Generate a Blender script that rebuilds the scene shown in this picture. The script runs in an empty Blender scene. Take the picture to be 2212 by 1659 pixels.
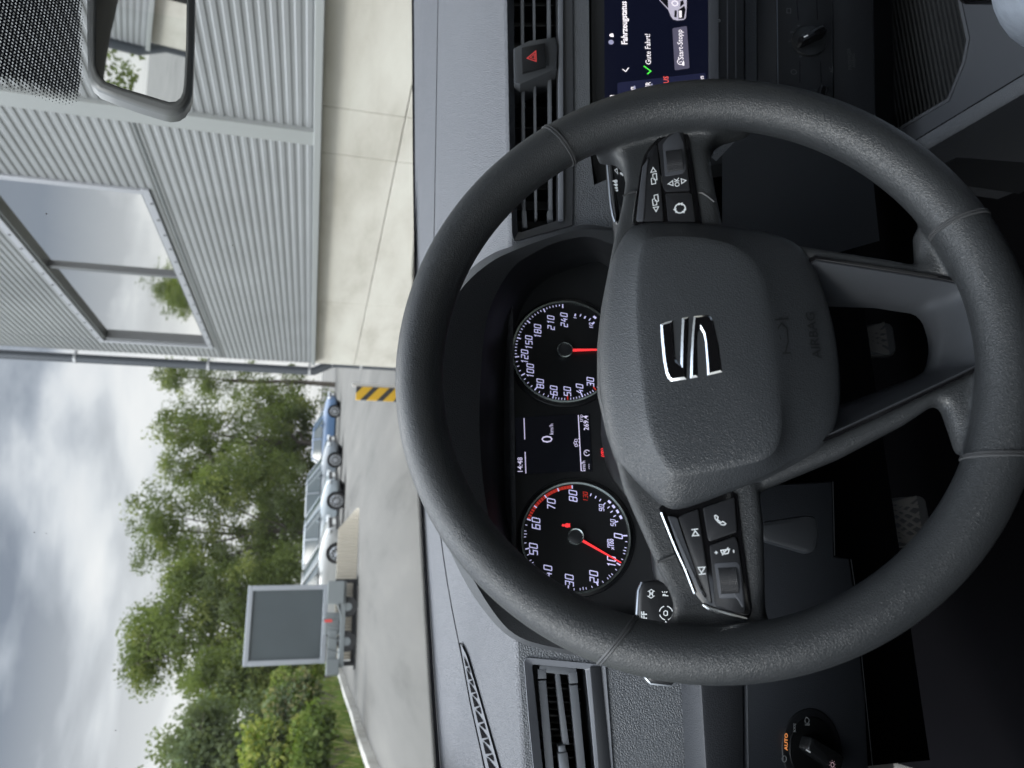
import bpy, bmesh, math, random
from mathutils import Vector, Matrix, noise
from mathutils.geometry import tessellate_polygon
random.seed(7)
R = math.radians
sc = bpy.context.scene

# ------------------------------------------------------------------ camera
# world: x = right of the car, y = forward, z = up, metres; the eye is 1.2 m above the tarmac
FOC, CX, CY = 1597.0, 1106.0, 829.5          # focal length and centre of a 2212 x 1659 picture
EYE = Vector((0, 0, 1.2))
AX = Vector((-0.01472767, -0.25598793, -0.96656778))   # picture right: the phone was held upright, so this is down
AY = Vector((-0.96643702, 0.25160457, -0.05190983))    # picture down: the left side of the car
AZ = Vector((0.25648116, 0.93336237, -0.25110176))     # looking direction
cam_d = bpy.data.cameras.new("camera")
cam = bpy.data.objects.new("camera", cam_d)
sc.collection.objects.link(cam)
cam.matrix_world = Matrix(((AX.x, -AY.x, -AZ.x, EYE.x), (AX.y, -AY.y, -AZ.y, EYE.y), (AX.z, -AY.z, -AZ.z, EYE.z), (0, 0, 0, 1)))
cam_d.sensor_width = 36
cam_d.lens = 36 * FOC / 2212
cam_d.clip_start = 0.02
cam_d.clip_end = 2000
cam_d.dof.use_dof = True
cam_d.dof.focus_distance = 0.60
cam_d.dof.aperture_fstop = 11.0
sc.camera = cam
sc.render.resolution_x, sc.render.resolution_y = 1024, 768

# ------------------------------------------------------------------ sky, sun, exposure
SUN_EL, SUN_AZ = R(44), R(245)
world = bpy.data.worlds.new("World"); sc.world = world
world.use_nodes = True
nt = world.node_tree; nt.nodes.clear()
def wn(t, **k):
    n = nt.nodes.new(t)
    for a, b in k.items(): setattr(n, a, b)
    return n
w_out = wn('ShaderNodeOutputWorld')
sky = wn('ShaderNodeTexSky', sky_type='NISHITA', sun_disc=False, sun_elevation=SUN_EL, sun_rotation=SUN_AZ)
bg1 = wn('ShaderNodeBackground'); bg1.inputs[1].default_value = 0.10
nt.links.new(sky.outputs[0], bg1.inputs[0])
tc = wn('ShaderNodeTexCoord')
sp = wn('ShaderNodeSeparateXYZ'); nt.links.new(tc.outputs['Generated'], sp.inputs[0])
zc = wn('ShaderNodeMath', operation='ADD'); zc.inputs[1].default_value = 0.16; nt.links.new(sp.outputs[2], zc.inputs[0])
zm_ = wn('ShaderNodeMath', operation='MAXIMUM'); zm_.inputs[1].default_value = 0.06; nt.links.new(zc.outputs[0], zm_.inputs[0])
vd = wn('ShaderNodeVectorMath', operation='DIVIDE'); cb_ = wn('ShaderNodeCombineXYZ')
for k_ in range(3): nt.links.new(zm_.outputs[0], cb_.inputs[k_])
nt.links.new(tc.outputs['Generated'], vd.inputs[0]); nt.links.new(cb_.outputs[0], vd.inputs[1])
mp = wn('ShaderNodeMapping'); mp.inputs['Scale'].default_value = (0.62, 0.80, 0.5); mp.inputs['Location'].default_value = (3.3, 1.1, 0.4)
nt.links.new(vd.outputs[0], mp.inputs[0])
nz = wn('ShaderNodeTexNoise'); nz.inputs['Scale'].default_value = 2.1; nz.inputs['Detail'].default_value = 6; nz.inputs['Roughness'].default_value = 0.45; nz.inputs['Distortion'].default_value = 0.25
nt.links.new(mp.outputs[0], nz.inputs[0])
rp = wn('ShaderNodeValToRGB')
e = rp.color_ramp.elements
e[0].position = 0.43; e[0].color = (0.27, 0.305, 0.37, 1)
e[1].position = 0.62; e[1].color = (1.0, 1.0, 1.02, 1)
x = e.new(0.49); x.color = (0.50, 0.54, 0.61, 1)
x = e.new(0.54); x.color = (0.78, 0.81, 0.86, 1)
nt.links.new(nz.outputs[0], rp.inputs[0])
zr = wn('ShaderNodeMapRange'); zr.inputs['From Min'].default_value = 0.36; zr.inputs['From Max'].default_value = 0.80
zr.inputs['To Min'].default_value = 1.0; zr.inputs['To Max'].default_value = 8.5
nt.links.new(sp.outputs[2], zr.inputs[0])
bg2 = wn('ShaderNodeBackground')
mul = wn('ShaderNodeMath', operation='MULTIPLY'); mul.inputs[1].default_value = 1.0
nt.links.new(zr.outputs[0], mul.inputs[0]); nt.links.new(mul.outputs[0], bg2.inputs[1])
# the bright band of thinner cloud low over the trees
hz = wn('ShaderNodeMapRange'); hz.inputs['From Min'].default_value = 0.13; hz.inputs['From Max'].default_value = 0.31
hz.inputs['To Min'].default_value = 0.88; hz.inputs['To Max'].default_value = 0.0
nt.links.new(sp.outputs[2], hz.inputs[0])
cm = wn('ShaderNodeMix', data_type='RGBA'); cm.inputs[7].default_value = (1.0, 1.0, 1.0, 1)
nt.links.new(hz.outputs[0], cm.inputs[0]); nt.links.new(rp.outputs[0], cm.inputs[6]); nt.links.new(cm.outputs[2], bg2.inputs[0])
mx = wn('ShaderNodeMixShader'); mx.inputs[0].default_value = 0.93
nt.links.new(bg1.outputs[0], mx.inputs[1]); nt.links.new(bg2.outputs[0], mx.inputs[2]); nt.links.new(mx.outputs[0], w_out.inputs[0])
sun_d = bpy.data.lights.new("sun", 'SUN'); sun_d.energy = 1.5; sun_d.angle = R(14); sun_d.color = (1, 0.97, 0.92)
sun = bpy.data.objects.new("sun", sun_d); sc.collection.objects.link(sun)
sun.rotation_euler = (R(90) - SUN_EL, 0, -SUN_AZ + R(180))
sun.location = (0, 0, 30)
sc.view_settings.view_transform = 'Standard'; sc.view_settings.look = 'None'
sc.view_settings.exposure = 0.0; sc.view_settings.gamma = 1
sc.render.engine = 'CYCLES'
cy = sc.cycles
cy.use_denoising = True
cy.max_bounces = 8; cy.diffuse_bounces = 4; cy.glossy_bounces = 4; cy.transparent_max_bounces = 24; cy.transmission_bounces = 4
cy.caustics_reflective = False; cy.caustics_refractive = False
cy.sample_clamp_indirect = 6

# ------------------------------------------------------------------ measuring helpers
K = 4032 / 2212.0
def Z(x0, y0, s):
    """reader for an enlarged view of the photograph: its pixels -> 2212-wide picture pixels"""
    return lambda x, y: ((x0 + x / s) / K, (y0 + y / s) / K)
def ray(X, Y):
    return AX * (X - CX) + AY * (Y - CY) + AZ * FOC
class Frame:
    """a flat surface of the place: origin, two axes in it, and its normal"""
    def __init__(s, o, ex, ez):
        s.o = Vector(o); s.n = Vector(ez).normalized(); s.ex = Vector(ex); s.ex = (s.ex - s.n * s.ex.dot(s.n)).normalized(); s.ey = s.n.cross(s.ex)
    def p(s, a, b, h=0.0): return s.o + s.ex * a + s.ey * b + s.n * h
    def px(s, X, Y, h=0.0):
        d = ray(X, Y); q = s.o + s.n * h
        t = (q - EYE).dot(s.n) / d.dot(s.n); v = EYE + d * t - q
        return (v.dot(s.ex), v.dot(s.ey))
    def pts(s, L, h=0.0): return [s.px(X, Y, h) for X, Y in L]
def at_y(X, Y, y):
    d = ray(X, Y); return EYE + d * (y / d.y)
def at_z(X, Y, z):
    d = ray(X, Y); return EYE + d * ((z - EYE.z) / d.z)

# ------------------------------------------------------------------ materials
MATS = {}
def mat(name, col, rough=0.5, metal=0.0, spec=0.5, grain=None, emit=None, coat=0.0, var=0.0, varscale=8.0, rvar=0.0):
    """grain = (kind, cells per metre, strength, depth in metres)"""
    if name in MATS: return MATS[name]
    m = bpy.data.materials.new(name); m.use_nodes = True; MATS[name] = m
    n = m.node_tree; b = n.nodes['Principled BSDF']
    b.inputs['Base Color'].default_value = (*col, 1); b.inputs['Roughness'].default_value = rough
    b.inputs['Metallic'].default_value = metal; b.inputs['Specular IOR Level'].default_value = spec
    b.inputs['Coat Weight'].default_value = coat; b.inputs['Coat Roughness'].default_value = 0.05
    tcn = n.nodes.new('ShaderNodeTexCoord')
    if emit:
        b.inputs['Emission Color'].default_value = (*emit[0], 1); b.inputs['Emission Strength'].default_value = emit[1]
    if var > 0 or rvar > 0:
        t = n.nodes.new('ShaderNodeTexNoise'); t.inputs['Scale'].default_value = varscale; t.inputs['Detail'].default_value = 5
        n.links.new(tcn.outputs['Object'], t.inputs[0])
        if var > 0:
            r = n.nodes.new('ShaderNodeValToRGB')
            r.color_ramp.elements[0].position = 0.3; r.color_ramp.elements[1].position = 0.7
            r.color_ramp.elements[0].color = (*[c * (1 - var) for c in col], 1); r.color_ramp.elements[1].color = (*[min(1, c * (1 + var)) for c in col], 1)
            n.links.new(t.outputs[0], r.inputs[0]); n.links.new(r.outputs[0], b.inputs['Base Color'])
        if rvar > 0:
            r2 = n.nodes.new('ShaderNodeMapRange'); r2.inputs['To Min'].default_value = rough - rvar; r2.inputs['To Max'].default_value = rough + rvar
            r2.inputs['From Min'].default_value = 0.3; r2.inputs['From Max'].default_value = 0.7
            n.links.new(t.outputs[0], r2.inputs[0]); n.links.new(r2.outputs[0], b.inputs['Roughness'])
    if grain:
        kind, gs, st, dist = grain
        bp = n.nodes.new('ShaderNodeBump'); bp.inputs['Strength'].default_value = st; bp.inputs['Distance'].default_value = dist
        if kind == 'leather':
            wv = n.nodes.new('ShaderNodeTexNoise'); wv.inputs['Scale'].default_value = gs * 0.6; wv.inputs['Detail'].default_value = 2
            n.links.new(tcn.outputs['Object'], wv.inputs[0])
            ad = n.nodes.new('ShaderNodeMix'); ad.data_type = 'VECTOR'; ad.inputs[0].default_value = 0.0025
            n.links.new(tcn.outputs['Object'], ad.inputs[4]); n.links.new(wv.outputs['Color'], ad.inputs[5])
            v = n.nodes.new('ShaderNodeTexVoronoi'); v.feature = 'DISTANCE_TO_EDGE'; v.inputs['Scale'].default_value = gs
            n.links.new(ad.outputs[1], v.inputs[0])
            mr = n.nodes.new('ShaderNodeMapRange'); mr.inputs['From Max'].default_value = 0.28
            n.links.new(v.outputs['Distance'], mr.inputs[0])
            n.links.new(mr.outputs[0], bp.inputs['Height'])
        else:
            v = n.nodes.new('ShaderNodeTexNoise'); v.inputs['Scale'].default_value = gs; v.inputs['Detail'].default_value = 3
            n.links.new(tcn.outputs['Object'], v.inputs[0]); n.links.new(v.outputs[0], bp.inputs['Height'])
        n.links.new(bp.outputs[0], b.inputs['Normal'])
    return m

LEATHER = mat('grained black leather', (0.030, 0.033, 0.036), 0.40, spec=0.6, grain=('leather', 760, 0.55, 0.00022), rvar=0.05, varscale=30)
PADSKIN = mat('grained airbag skin', (0.034, 0.038, 0.043), 0.40, spec=0.65, grain=('leather', 700, 0.55, 0.00022), rvar=0.05, varscale=25)
DASHTOP = mat('soft grey dash plastic', (0.098, 0.103, 0.116), 0.45, grain=('leather', 420, 0.7, 0.0006), rvar=0.05, varscale=6)
DASHPAD = mat('grey grained dash pad', (0.115, 0.124, 0.137), 0.46, grain=('leather', 420, 0.7, 0.0006))
DASHDARK = mat('dark dash plastic', (0.032, 0.035, 0.041), 0.50, grain=('leather', 500, 0.3, 0.0004))
DARK = mat('black satin plastic', (0.010, 0.011, 0.013), 0.45)
HOLE = mat('hole shade black', (0.003, 0.003, 0.004), 0.9, spec=0.05)  # near-black colour stands in for the shade inside gaps and openings
GLOSS = mat('piano black', (0.006, 0.006, 0.007), 0.10, spec=0.6)
BTN = mat('button plastic', (0.016, 0.017, 0.020), 0.42, grain=('noise', 1800, 0.15, 0.0003))
SATIN = mat('satin grey metal trim', (0.26, 0.28, 0.31), 0.38, metal=0.85)
SATIND = mat('dark satin trim', (0.075, 0.080, 0.092), 0.42, metal=0.2)
CHROME = mat('chrome', (0.85, 0.87, 0.88), 0.16, metal=1.0)
ICON = mat('faintly glowing white symbol', (0.70, 0.74, 0.76), 0.5, emit=((0.8, 0.85, 0.9), 0.12))  # print brightened by a faint emission of its own
GREYINK = mat('grey printed symbol', (0.30, 0.32, 0.33), 0.5)
DIALBLK = mat('dial face black', (0.008, 0.009, 0.011), 0.35)
LILAC = mat('lit dial marking', (0.5, 0.48, 0.7), 0.5, emit=((0.58, 0.58, 0.90), 0.72))
REDLIT = mat('lit red marking', (0.7, 0.02, 0.02), 0.5, emit=((1.0, 0.05, 0.06), 0.9))
REDDIM = mat('red scale ink', (0.6, 0.03, 0.02), 0.5, emit=((0.8, 0.06, 0.04), 0.35))
SCREENBG = mat('lit screen navy', (0.004, 0.005, 0.012), 0.15, emit=((0.008, 0.010, 0.028), 0.35))
SCREENPN = mat('lit screen panel', (0.01, 0.01, 0.03), 0.2, emit=((0.018, 0.022, 0.055), 0.6))
SCREENBT = mat('lit screen button', (0.05, 0.05, 0.07), 0.3, emit=((0.12, 0.11, 0.17), 0.7))
SCREENTX = mat('lit screen text', (0.8, 0.8, 0.8), 0.4, emit=((0.95, 0.86, 0.92), 0.85))
SCREENGR = mat('lit green tick', (0.1, 0.8, 0.1), 0.4, emit=((0.08, 0.9, 0.06), 0.9))
AMBER = mat('lit amber word', (0.8, 0.3, 0.1), 0.4, emit=((0.9, 0.33, 0.10), 0.6))

# ------------------------------------------------------------------ geometry builder
COL = sc.collection
def props(o, label=None, cat=None, group=None, kind=None):
    if label: o['label'] = label
    if cat: o['category'] = cat
    if group: o['group'] = group
    if kind: o['kind'] = kind
    return o
def thing(name, loc, label, cat, group=None):
    o = bpy.data.objects.new(name, None); COL.objects.link(o); o.location = loc; o.empty_display_size = 0.1
    return props(o, label, cat, group)
def org(o):
    v = Vector((0, 0, 0))
    while o is not None: v += o.location; o = o.parent
    return v
def smooth(pts, n=2, closed=True):
    for _ in range(n):
        q = []; L = len(pts)
        rng = range(L) if closed else range(L - 1)
        if not closed: q.append(pts[0])
        for i in rng:
            a, b = pts[i], pts[(i + 1) % L]
            q.append(tuple(u * .75 + w * .25 for u, w in zip(a, b))); q.append(tuple(u * .25 + w * .75 for u, w in zip(a, b)))
        if not closed: q.append(pts[-1])
        pts = q
    return pts
def rounded(pts, r, n=4):
    out = []; L = len(pts)
    for i in range(L):
        p0, p1, p2 = Vector(pts[i - 1][:2]), Vector(pts[i][:2]), Vector(pts[(i + 1) % L][:2])
        rr = r[i] if isinstance(r, (list, tuple)) else r
        d1, d2 = (p0 - p1), (p2 - p1); l = min(rr, d1.length * .45, d2.length * .45)
        if l <= 1e-9: out.append(tuple(p1)); continue
        a, b = p1 + d1.normalized() * l, p1 + d2.normalized() * l
        for k in range(n + 1):
            t = k / n; out.append(tuple(a * (1 - t) ** 2 + p1 * 2 * t * (1 - t) + b * t * t))
    return out
def area2(p): return sum(p[i - 1][0] * p[i][1] - p[i][0] * p[i - 1][1] for i in range(len(p)))
def inset(p, d):
    L = len(p); sg = 1 if area2(p) > 0 else -1; o = []
    for i in range(L):
        a, b, c = Vector(p[i - 1]), Vector(p[i]), Vector(p[(i + 1) % L])
        e1, e2 = (b - a), (c - b)
        if e1.length < 1e-9 or e2.length < 1e-9: o.append(tuple(b)); continue
        e1.normalize(); e2.normalize()
        n1, n2 = Vector((-e1.y, e1.x)), Vector((-e2.y, e2.x)); m = n1 + n2
        m = m / max(m.dot(m) / 2, 0.35) if m.length > 1e-6 else n1
        o.append(tuple(b + m * d * sg))
    return o
WF = Frame((0, 0, 0), (1, 0, 0), (0, 0, 1))
class G:
    def __init__(s, fr=WF): s.v = []; s.f = []; s.m = []; s.fr = fr; s.mi = 0
    def add(s, vs, fs, mi=None):
        o = len(s.v); s.v += [tuple(v) for v in vs]; s.f += [tuple(i + o for i in f) for f in fs]; s.m += [s.mi if mi is None else mi] * len(fs); return s
    def prism(s, poly, h0, h1, bev=0.0, bottom=True, fr=None, mi=None, bn=2):
        fr = fr or s.fr
        if area2(poly) < 0: poly = poly[::-1]
        rings = [[fr.p(a, b, h0) for a, b in poly]]
        if bev > 0:
            for k in range(bn + 1):
                t = k / bn * math.pi / 2
                rings.append([fr.p(a, b, h1 - bev + bev * math.sin(t)) for a, b in inset(poly, bev * (1 - math.cos(t)))])
        else: rings.append([fr.p(a, b, h1) for a, b in poly])
        n = len(poly); vs = [v for r in rings for v in r]; fs = []
        for k in range(len(rings) - 1):
            for i in range(n): j = (i + 1) % n; fs.append((k * n + i, k * n + j, (k + 1) * n + j, (k + 1) * n + i))
        fs.append(tuple(range((len(rings) - 1) * n, len(rings) * n)))
        if bottom: fs.append(tuple(range(n))[::-1])
        return s.add(vs, fs, mi)
    def flat(s, loops, h=0.0, fr=None, mi=None):
        fr = fr or s.fr; L = [[Vector((a, b, 0)) for a, b in lp] for lp in loops]
        tri = tessellate_polygon(L); fl = [p for lp in loops for p in lp]; fs = []
        for t in tri:
            a = [fl[i] for i in t]; fs.append(t if area2(a) > 0 else t[::-1])
        return s.add([fr.p(a, b, h) for a, b in fl], fs, mi)
    def frame(s, outer, inner, h0, h1, fr=None, mi=None, h1i=None):
        """ring between two outlines with the same number of points"""
        fr = fr or s.fr; n = len(outer); h1i = h1 if h1i is None else h1i
        if area2(outer) < 0: outer = outer[::-1]; inner = inner[::-1]
        rs = [[fr.p(a, b, h0) for a, b in outer], [fr.p(a, b, h1) for a, b in outer], [fr.p(a, b, h1i) for a, b in inner], [fr.p(a, b, h0) for a, b in inner]]
        fs = []
        for k in range(4):
            q = (k + 1) % 4
            for i in range(n): j = (i + 1) % n; fs.append((k * n + i, k * n + j, q * n + j, q * n + i))
        return s.add([v for r in rs for v in r], fs, mi)
    def loft(s, rows, close=False, mi=None, flip=False):
        n = len(rows[0]); fs = []
        for k in range(len(rows) - 1):
            for i in range(n if close else n - 1):
                j = (i + 1) % n; q = (k * n + i, k * n + j, (k + 1) * n + j, (k + 1) * n + i); fs.append(q[::-1] if flip else q)
        return s.add([v for r in rows for v in r], fs, mi)
    def tube(s, path, r, n=8, closed=False, mi=None, sq=1.0, up=(0, 0, 1)):
        P = [Vector(p) for p in path]; L = len(P); rows = []; last = Vector(up)
        for i, p in enumerate(P):
            if closed: t = P[(i + 1) % L] - P[i - 1]
            else: t = P[min(i + 1, L - 1)] - P[max(i - 1, 0)]
            t.normalize(); a = last - t * last.dot(t)
            if a.length < 1e-5: a = t.orthogonal()
            a.normalize(); last = a; b = t.cross(a); rr = r[i] if isinstance(r, (list, tuple)) else r
            rows.append([p + a * math.cos(2 * math.pi * k / n) * rr + b * math.sin(2 * math.pi * k / n) * rr * sq for k in range(n)])
        if closed: rows.append(rows[0])
        s.loft(rows, True, mi)
        if not closed:
            s.add(rows[0], [tuple(range(n))[::-1]], mi); s.add(rows[-1], [tuple(range(n))], mi)
        return s
    def box(s, c, d, rz=0.0, mi=None, M=None):
        x, y, z = [k / 2 for k in d]; ca, sa = math.cos(rz), math.sin(rz); vs = []
        for sx, sy, sz in ((-1, -1, -1), (1, -1, -1), (1, 1, -1), (-1, 1, -1), (-1, -1, 1), (1, -1, 1), (1, 1, 1), (-1, 1, 1)):
            q = Vector((sx * x, sy * y, sz * z))
            q = (M @ q) if M else Vector((q.x * ca - q.y * sa, q.x * sa + q.y * ca, q.z)); vs.append(q + Vector(c))
        return s.add(vs, [(0, 3, 2, 1), (4, 5, 6, 7), (0, 1, 5, 4), (1, 2, 6, 5), (2, 3, 7, 6), (3, 0, 4, 7)], mi)
    def stroke(s, pts, w, h=0.0004, closed=False, fr=None, mi=None):
        """a printed line of width w in the frame"""
        fr = fr or s.fr; P = [Vector(p[:2]) for p in pts]; L = len(P); A = []; B = []
        for i in range(L):
            if closed: a, c = P[i - 1], P[(i + 1) % L]
            else: a, c = P[max(i - 1, 0)], P[min(i + 1, L - 1)]
            e1 = (P[i] - a); e2 = (c - P[i])
            if e1.length < 1e-9: e1 = e2
            if e2.length < 1e-9: e2 = e1
            e1 = e1.normalized(); e2 = e2.normalized()
            m = Vector((-e1.y - e2.y, e1.x + e2.x)); m = m / max(m.dot(m) / 2, 0.3) if m.length > 1e-6 else Vector((-e1.y, e1.x))
            A.append(fr.p(*(P[i] + m * w / 2), h)); B.append(fr.p(*(P[i] - m * w / 2), h))
        n = L; fs = [(i, n + i, n + (i + 1) % n, (i + 1) % n) for i in range(n if closed else n - 1)]
        return s.add(A + B, fs, mi)
    def disc(s, c, r, h0, h1, n=32, bev=0.0, fr=None, mi=None):
        return s.prism([(c[0] + r * math.cos(2 * math.pi * k / n), c[1] + r * math.sin(2 * math.pi * k / n)) for k in range(n)], h0, h1, bev, fr=fr, mi=mi)
    def ring(s, c, r0, r1, h, n=40, a0=0, a1=360, fr=None, mi=None):
        k = [R(a0 + (a1 - a0) * i / n) for i in range(n + 1)]
        return s.stroke([(c[0] + (r0 + r1) / 2 * math.cos(t), c[1] + (r0 + r1) / 2 * math.sin(t)) for t in k][:(-1 if a1 - a0 >= 360 else None)], r1 - r0, h, a1 - a0 >= 360, fr, mi)
    def text(s, t, c, size, h=0.0004, ang=0.0, shear=0.0, bold=0.0, fr=None, mi=None, align='CENTER', sx=1.0):
        fr = fr or s.fr; cu = bpy.data.curves.new('lettering', 'FONT'); cu.body = t; cu.size = size; cu.align_x = align; cu.align_y = 'CENTER'
        cu.shear = shear; cu.offset = bold * size; cu.resolution_u = 2
        o = bpy.data.objects.new('lettering', cu); me = o.to_mesh(); ca, sa = math.cos(ang), math.sin(ang)
        vs = [fr.p(c[0] + v.co.x * sx * ca - v.co.y * sa, c[1] + v.co.x * sx * sa + v.co.y * ca, h) for v in me.vertices]
        fs = [tuple(p.vertices) for p in me.polygons]; s.add(vs, fs, mi); o.to_mesh_clear(); bpy.data.objects.remove(o); bpy.data.curves.remove(cu)
        return s
    def build(s, name, mats, parent=None, shade=40, bevel=0, seg=2, label=None, cat=None, group=None, kind=None, sub=0, weld=False):
        me = bpy.data.meshes.new(name); o0 = org(parent) if parent else Vector((0, 0, 0))
        me.from_pydata([tuple(Vector(v) - o0) for v in s.v], [], s.f); me.update()
        for m in (mats if isinstance(mats, (list, tuple)) else [mats]): me.materials.append(m)
        for p, i in zip(me.polygons, s.m): p.material_index = i
        if weld:
            bm = bmesh.new(); bm.from_mesh(me); bmesh.ops.remove_doubles(bm, verts=bm.verts, dist=weld); bmesh.ops.recalc_face_normals(bm, faces=bm.faces); bm.to_mesh(me); bm.free()
        if shade:
            for p in me.polygons: p.use_smooth = True
            me.set_sharp_from_angle(angle=R(shade))
        o = bpy.data.objects.new(name, me); COL.objects.link(o)
        if parent: o.parent = parent
        if bevel:
            b = o.modifiers.new('bevel', 'BEVEL'); b.width = bevel; b.segments = seg; b.limit_method = 'ANGLE'; b.angle_limit = R(35); b.harden_normals = False
        if sub:
            b = o.modifiers.new('sub', 'SUBSURF'); b.levels = sub; b.render_levels = sub
        return props(o, label, cat, group, kind)
def copy_tree(o, parent=None):
    c = o.copy(); COL.objects.link(c); c.parent = parent
    for ch in list(o.children): copy_tree(ch, c)
    return c

# ================================================================== STEERING WHEEL
WT = R(27.6); WC = Vector((0.12874, 0.38139, 0.98791))
WH = Frame(WC, (1, 0, 0), (0, -math.cos(WT), math.sin(WT)))
wheel = thing('steering_wheel', WC, 'black leather three-spoke steering wheel with chrome letter emblem on its airbag pad', 'steering wheel')
RIM_R, RIM_T = 0.1695, 0.0155
def polar(poly, c, n):
    """the outline re-sampled at n even angles about c"""
    out = []; L = len(poly)
    for k in range(n):
        t = 2 * math.pi * k / n; d = Vector((math.cos(t), math.sin(t))); best = None
        for i in range(L):
            a = Vector(poly[i - 1][:2]) - Vector(c); b = Vector(poly[i][:2]) - Vector(c); e = b - a
            den = d.x * e.y - d.y * e.x
            if abs(den) < 1e-12: continue
            s_ = (a.x * e.y - a.y * e.x) / den; u = (a.x * d.y - a.y * d.x) / den
            if s_ > 0 and -1e-6 <= u <= 1 + 1e-6 and (best is None or s_ > best): best = s_
        best = best or 0.01; out.append((c[0] + d.x * best, c[1] + d.y * best))
    return out
SPH = -0.010
g = G(WH)
rows = []
for i in range(120):
    t = 2 * math.pi * i / 120; row = []
    for k in range(20):
        q = 2 * math.pi * k / 20; rr = RIM_R + RIM_T * math.cos(q)
        row.append(WH.p(rr * math.cos(t), rr * math.sin(t), 0.0165 * math.sin(q)))
    rows.append(row)
rows.append(rows[0]); g.loft(rows, True)
core = [(1310, 590), (1296, 660), (1287, 748), (1288, 850), (1306, 930), (1326, 992), (1400, 1040), (1640, 1050), (1740, 900), (1740, 620), (1600, 500), (1340, 520)]
rsp = [(1306, 610), (1325, 510), (1342, 440), (1350, 385), (1342, 345), (1322, 325), (1285, 326), (1280, 285), (1440, 225), (1650, 212), (1632, 250), (1610, 268), (1586, 274), (1552, 284), (1534, 310), (1538, 360), (1549, 423), (1563, 484), (1575, 560), (1600, 700), (1500, 780), (1340, 780)]
lsp = [(1328, 990), (1345, 1056), (1416, 1217), (1448, 1285), (1457, 1312), (1450, 1340), (1426, 1357), (1380, 1356), (1335, 1346), (1335, 1390), (1450, 1425), (1600, 1428), (1745, 1395), (1735, 1366), (1712, 1356), (1690, 1357), (1666, 1352), (1657, 1330), (1655, 1280), (1651, 1131), (1640, 1040), (1600, 850), (1400, 850)]
vsp = [(1646, 1058), (1820, 986), (1963, 911), (2030, 866), (2045, 871), (2080, 978), (2120, 985), (2180, 900), (2195, 780), (2180, 640), (2105, 520), (2010, 475), (1983, 483), (1988, 566), (1733, 526), (1690, 520), (1690, 560), (1753, 562), (2040, 606), (2084, 616), (2106, 638), (2128, 725), (2128, 774), (2114, 790), (1796, 940), (1700, 985), (1600, 1000)]
for P_, h0, h1 in ((core, -0.036, -0.014), (rsp, -0.030, SPH + .002), (lsp, -0.030, SPH + .002), (vsp, -0.026, SPH)):
    g.prism(WH.pts(P_, h1), h0, h1, 0.004)
rim0 = g.build('rim_block', LEATHER, wheel)
md = rim0.modifiers.new('r', 'REMESH'); md.mode = 'VOXEL'; md.voxel_size = 0.0014; md.use_smooth_shade = True
md = rim0.modifiers.new('s', 'SMOOTH'); md.factor = 0.6; md.iterations = 14
bpy.context.view_layer.update()
me = bpy.data.meshes.new_from_object(rim0.evaluated_get(bpy.context.evaluated_depsgraph_get()))
bpy.data.objects.remove(rim0)
tmp = bpy.data.objects.new('rim_soft', me); COL.objects.link(tmp)
vg = tmp.vertex_groups.new(name='junction')
for v in me.vertices:
    q = Vector(v.co); r_ = math.hypot(q.dot(WH.ex), q.dot(WH.ey)); w_ = max(0.0, min(1.0, (r_ - .132) / .012)) * max(0.0, min(1.0, (.176 - r_) / .012))
    if w_ > 0: vg.add([v.index], w_, 'REPLACE')
md = tmp.modifiers.new('s', 'SMOOTH'); md.factor = 0.7; md.iterations = 30; md.vertex_group = 'junction'
bpy.context.view_layer.update()
me = bpy.data.meshes.new_from_object(tmp.evaluated_get(bpy.context.evaluated_depsgraph_get())); bpy.data.objects.remove(tmp)
for p in me.polygons: p.use_smooth = True
rim = bpy.data.objects.new('rim', me); COL.objects.link(rim); rim.parent = wheel
# stitched seams of the leather cover
def seam(ang, lean, r=0.0009):
    g = G(WH)
    for off, rr, m_ in ((0, r, 0), (0.0016, r * .9, 0)):
        path = []
        for k in range(-6, 17):
            q = 2 * math.pi * k / 20; t = ang + (lean * math.cos(q) * RIM_T + off) / RIM_R
            rad = RIM_R + (RIM_T - .0001) * math.cos(q); path.append(WH.p(rad * math.cos(t), rad * math.sin(t), 0.0164 * math.sin(q)))
        g.tube(path, rr, 5)
    return g
SEAM = mat('seam thread', (0.055, 0.057, 0.060), 0.45)
def wang(X, Y): a, b = WH.px(X, Y, 0.005); return math.atan2(b, a)
for X, Y, ln in ((1205, 300, 0.25), (1330, 1395, -0.45), (2042, 500, -0.15), (2120, 975, 0.4)):
    seam(wang(X, Y), ln).build('seam', SEAM, rim, shade=60)
g = G(WH)
for L_ in ([(1333, 1180 + 0), (1372, 1192), (1416, 1217 - 30)],):
    pass
zQ, zP, zL = Z(2350, 500, 4.148), Z(2550, 480, 3.951), Z(2550, 1950, 3.0156)
for pts_, h_ in (([zQ(430, 1130), zQ(500, 1085), zQ(560, 1068), zQ(615, 1050)], SPH + .0032), ([zL(118, 795), zL(200, 765), zL(330, 712)], SPH + .0032), ([zP(790, 1100), zP(850, 1100), zP(930, 1150), zP(1040, 1240)], SPH + .002)):
    g = G(WH); g.tube([WH.p(*WH.px(X, Y, h_), h_) for X, Y in pts_], 0.0008, 5); g.build('seam', SEAM, rim, shade=60)

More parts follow.
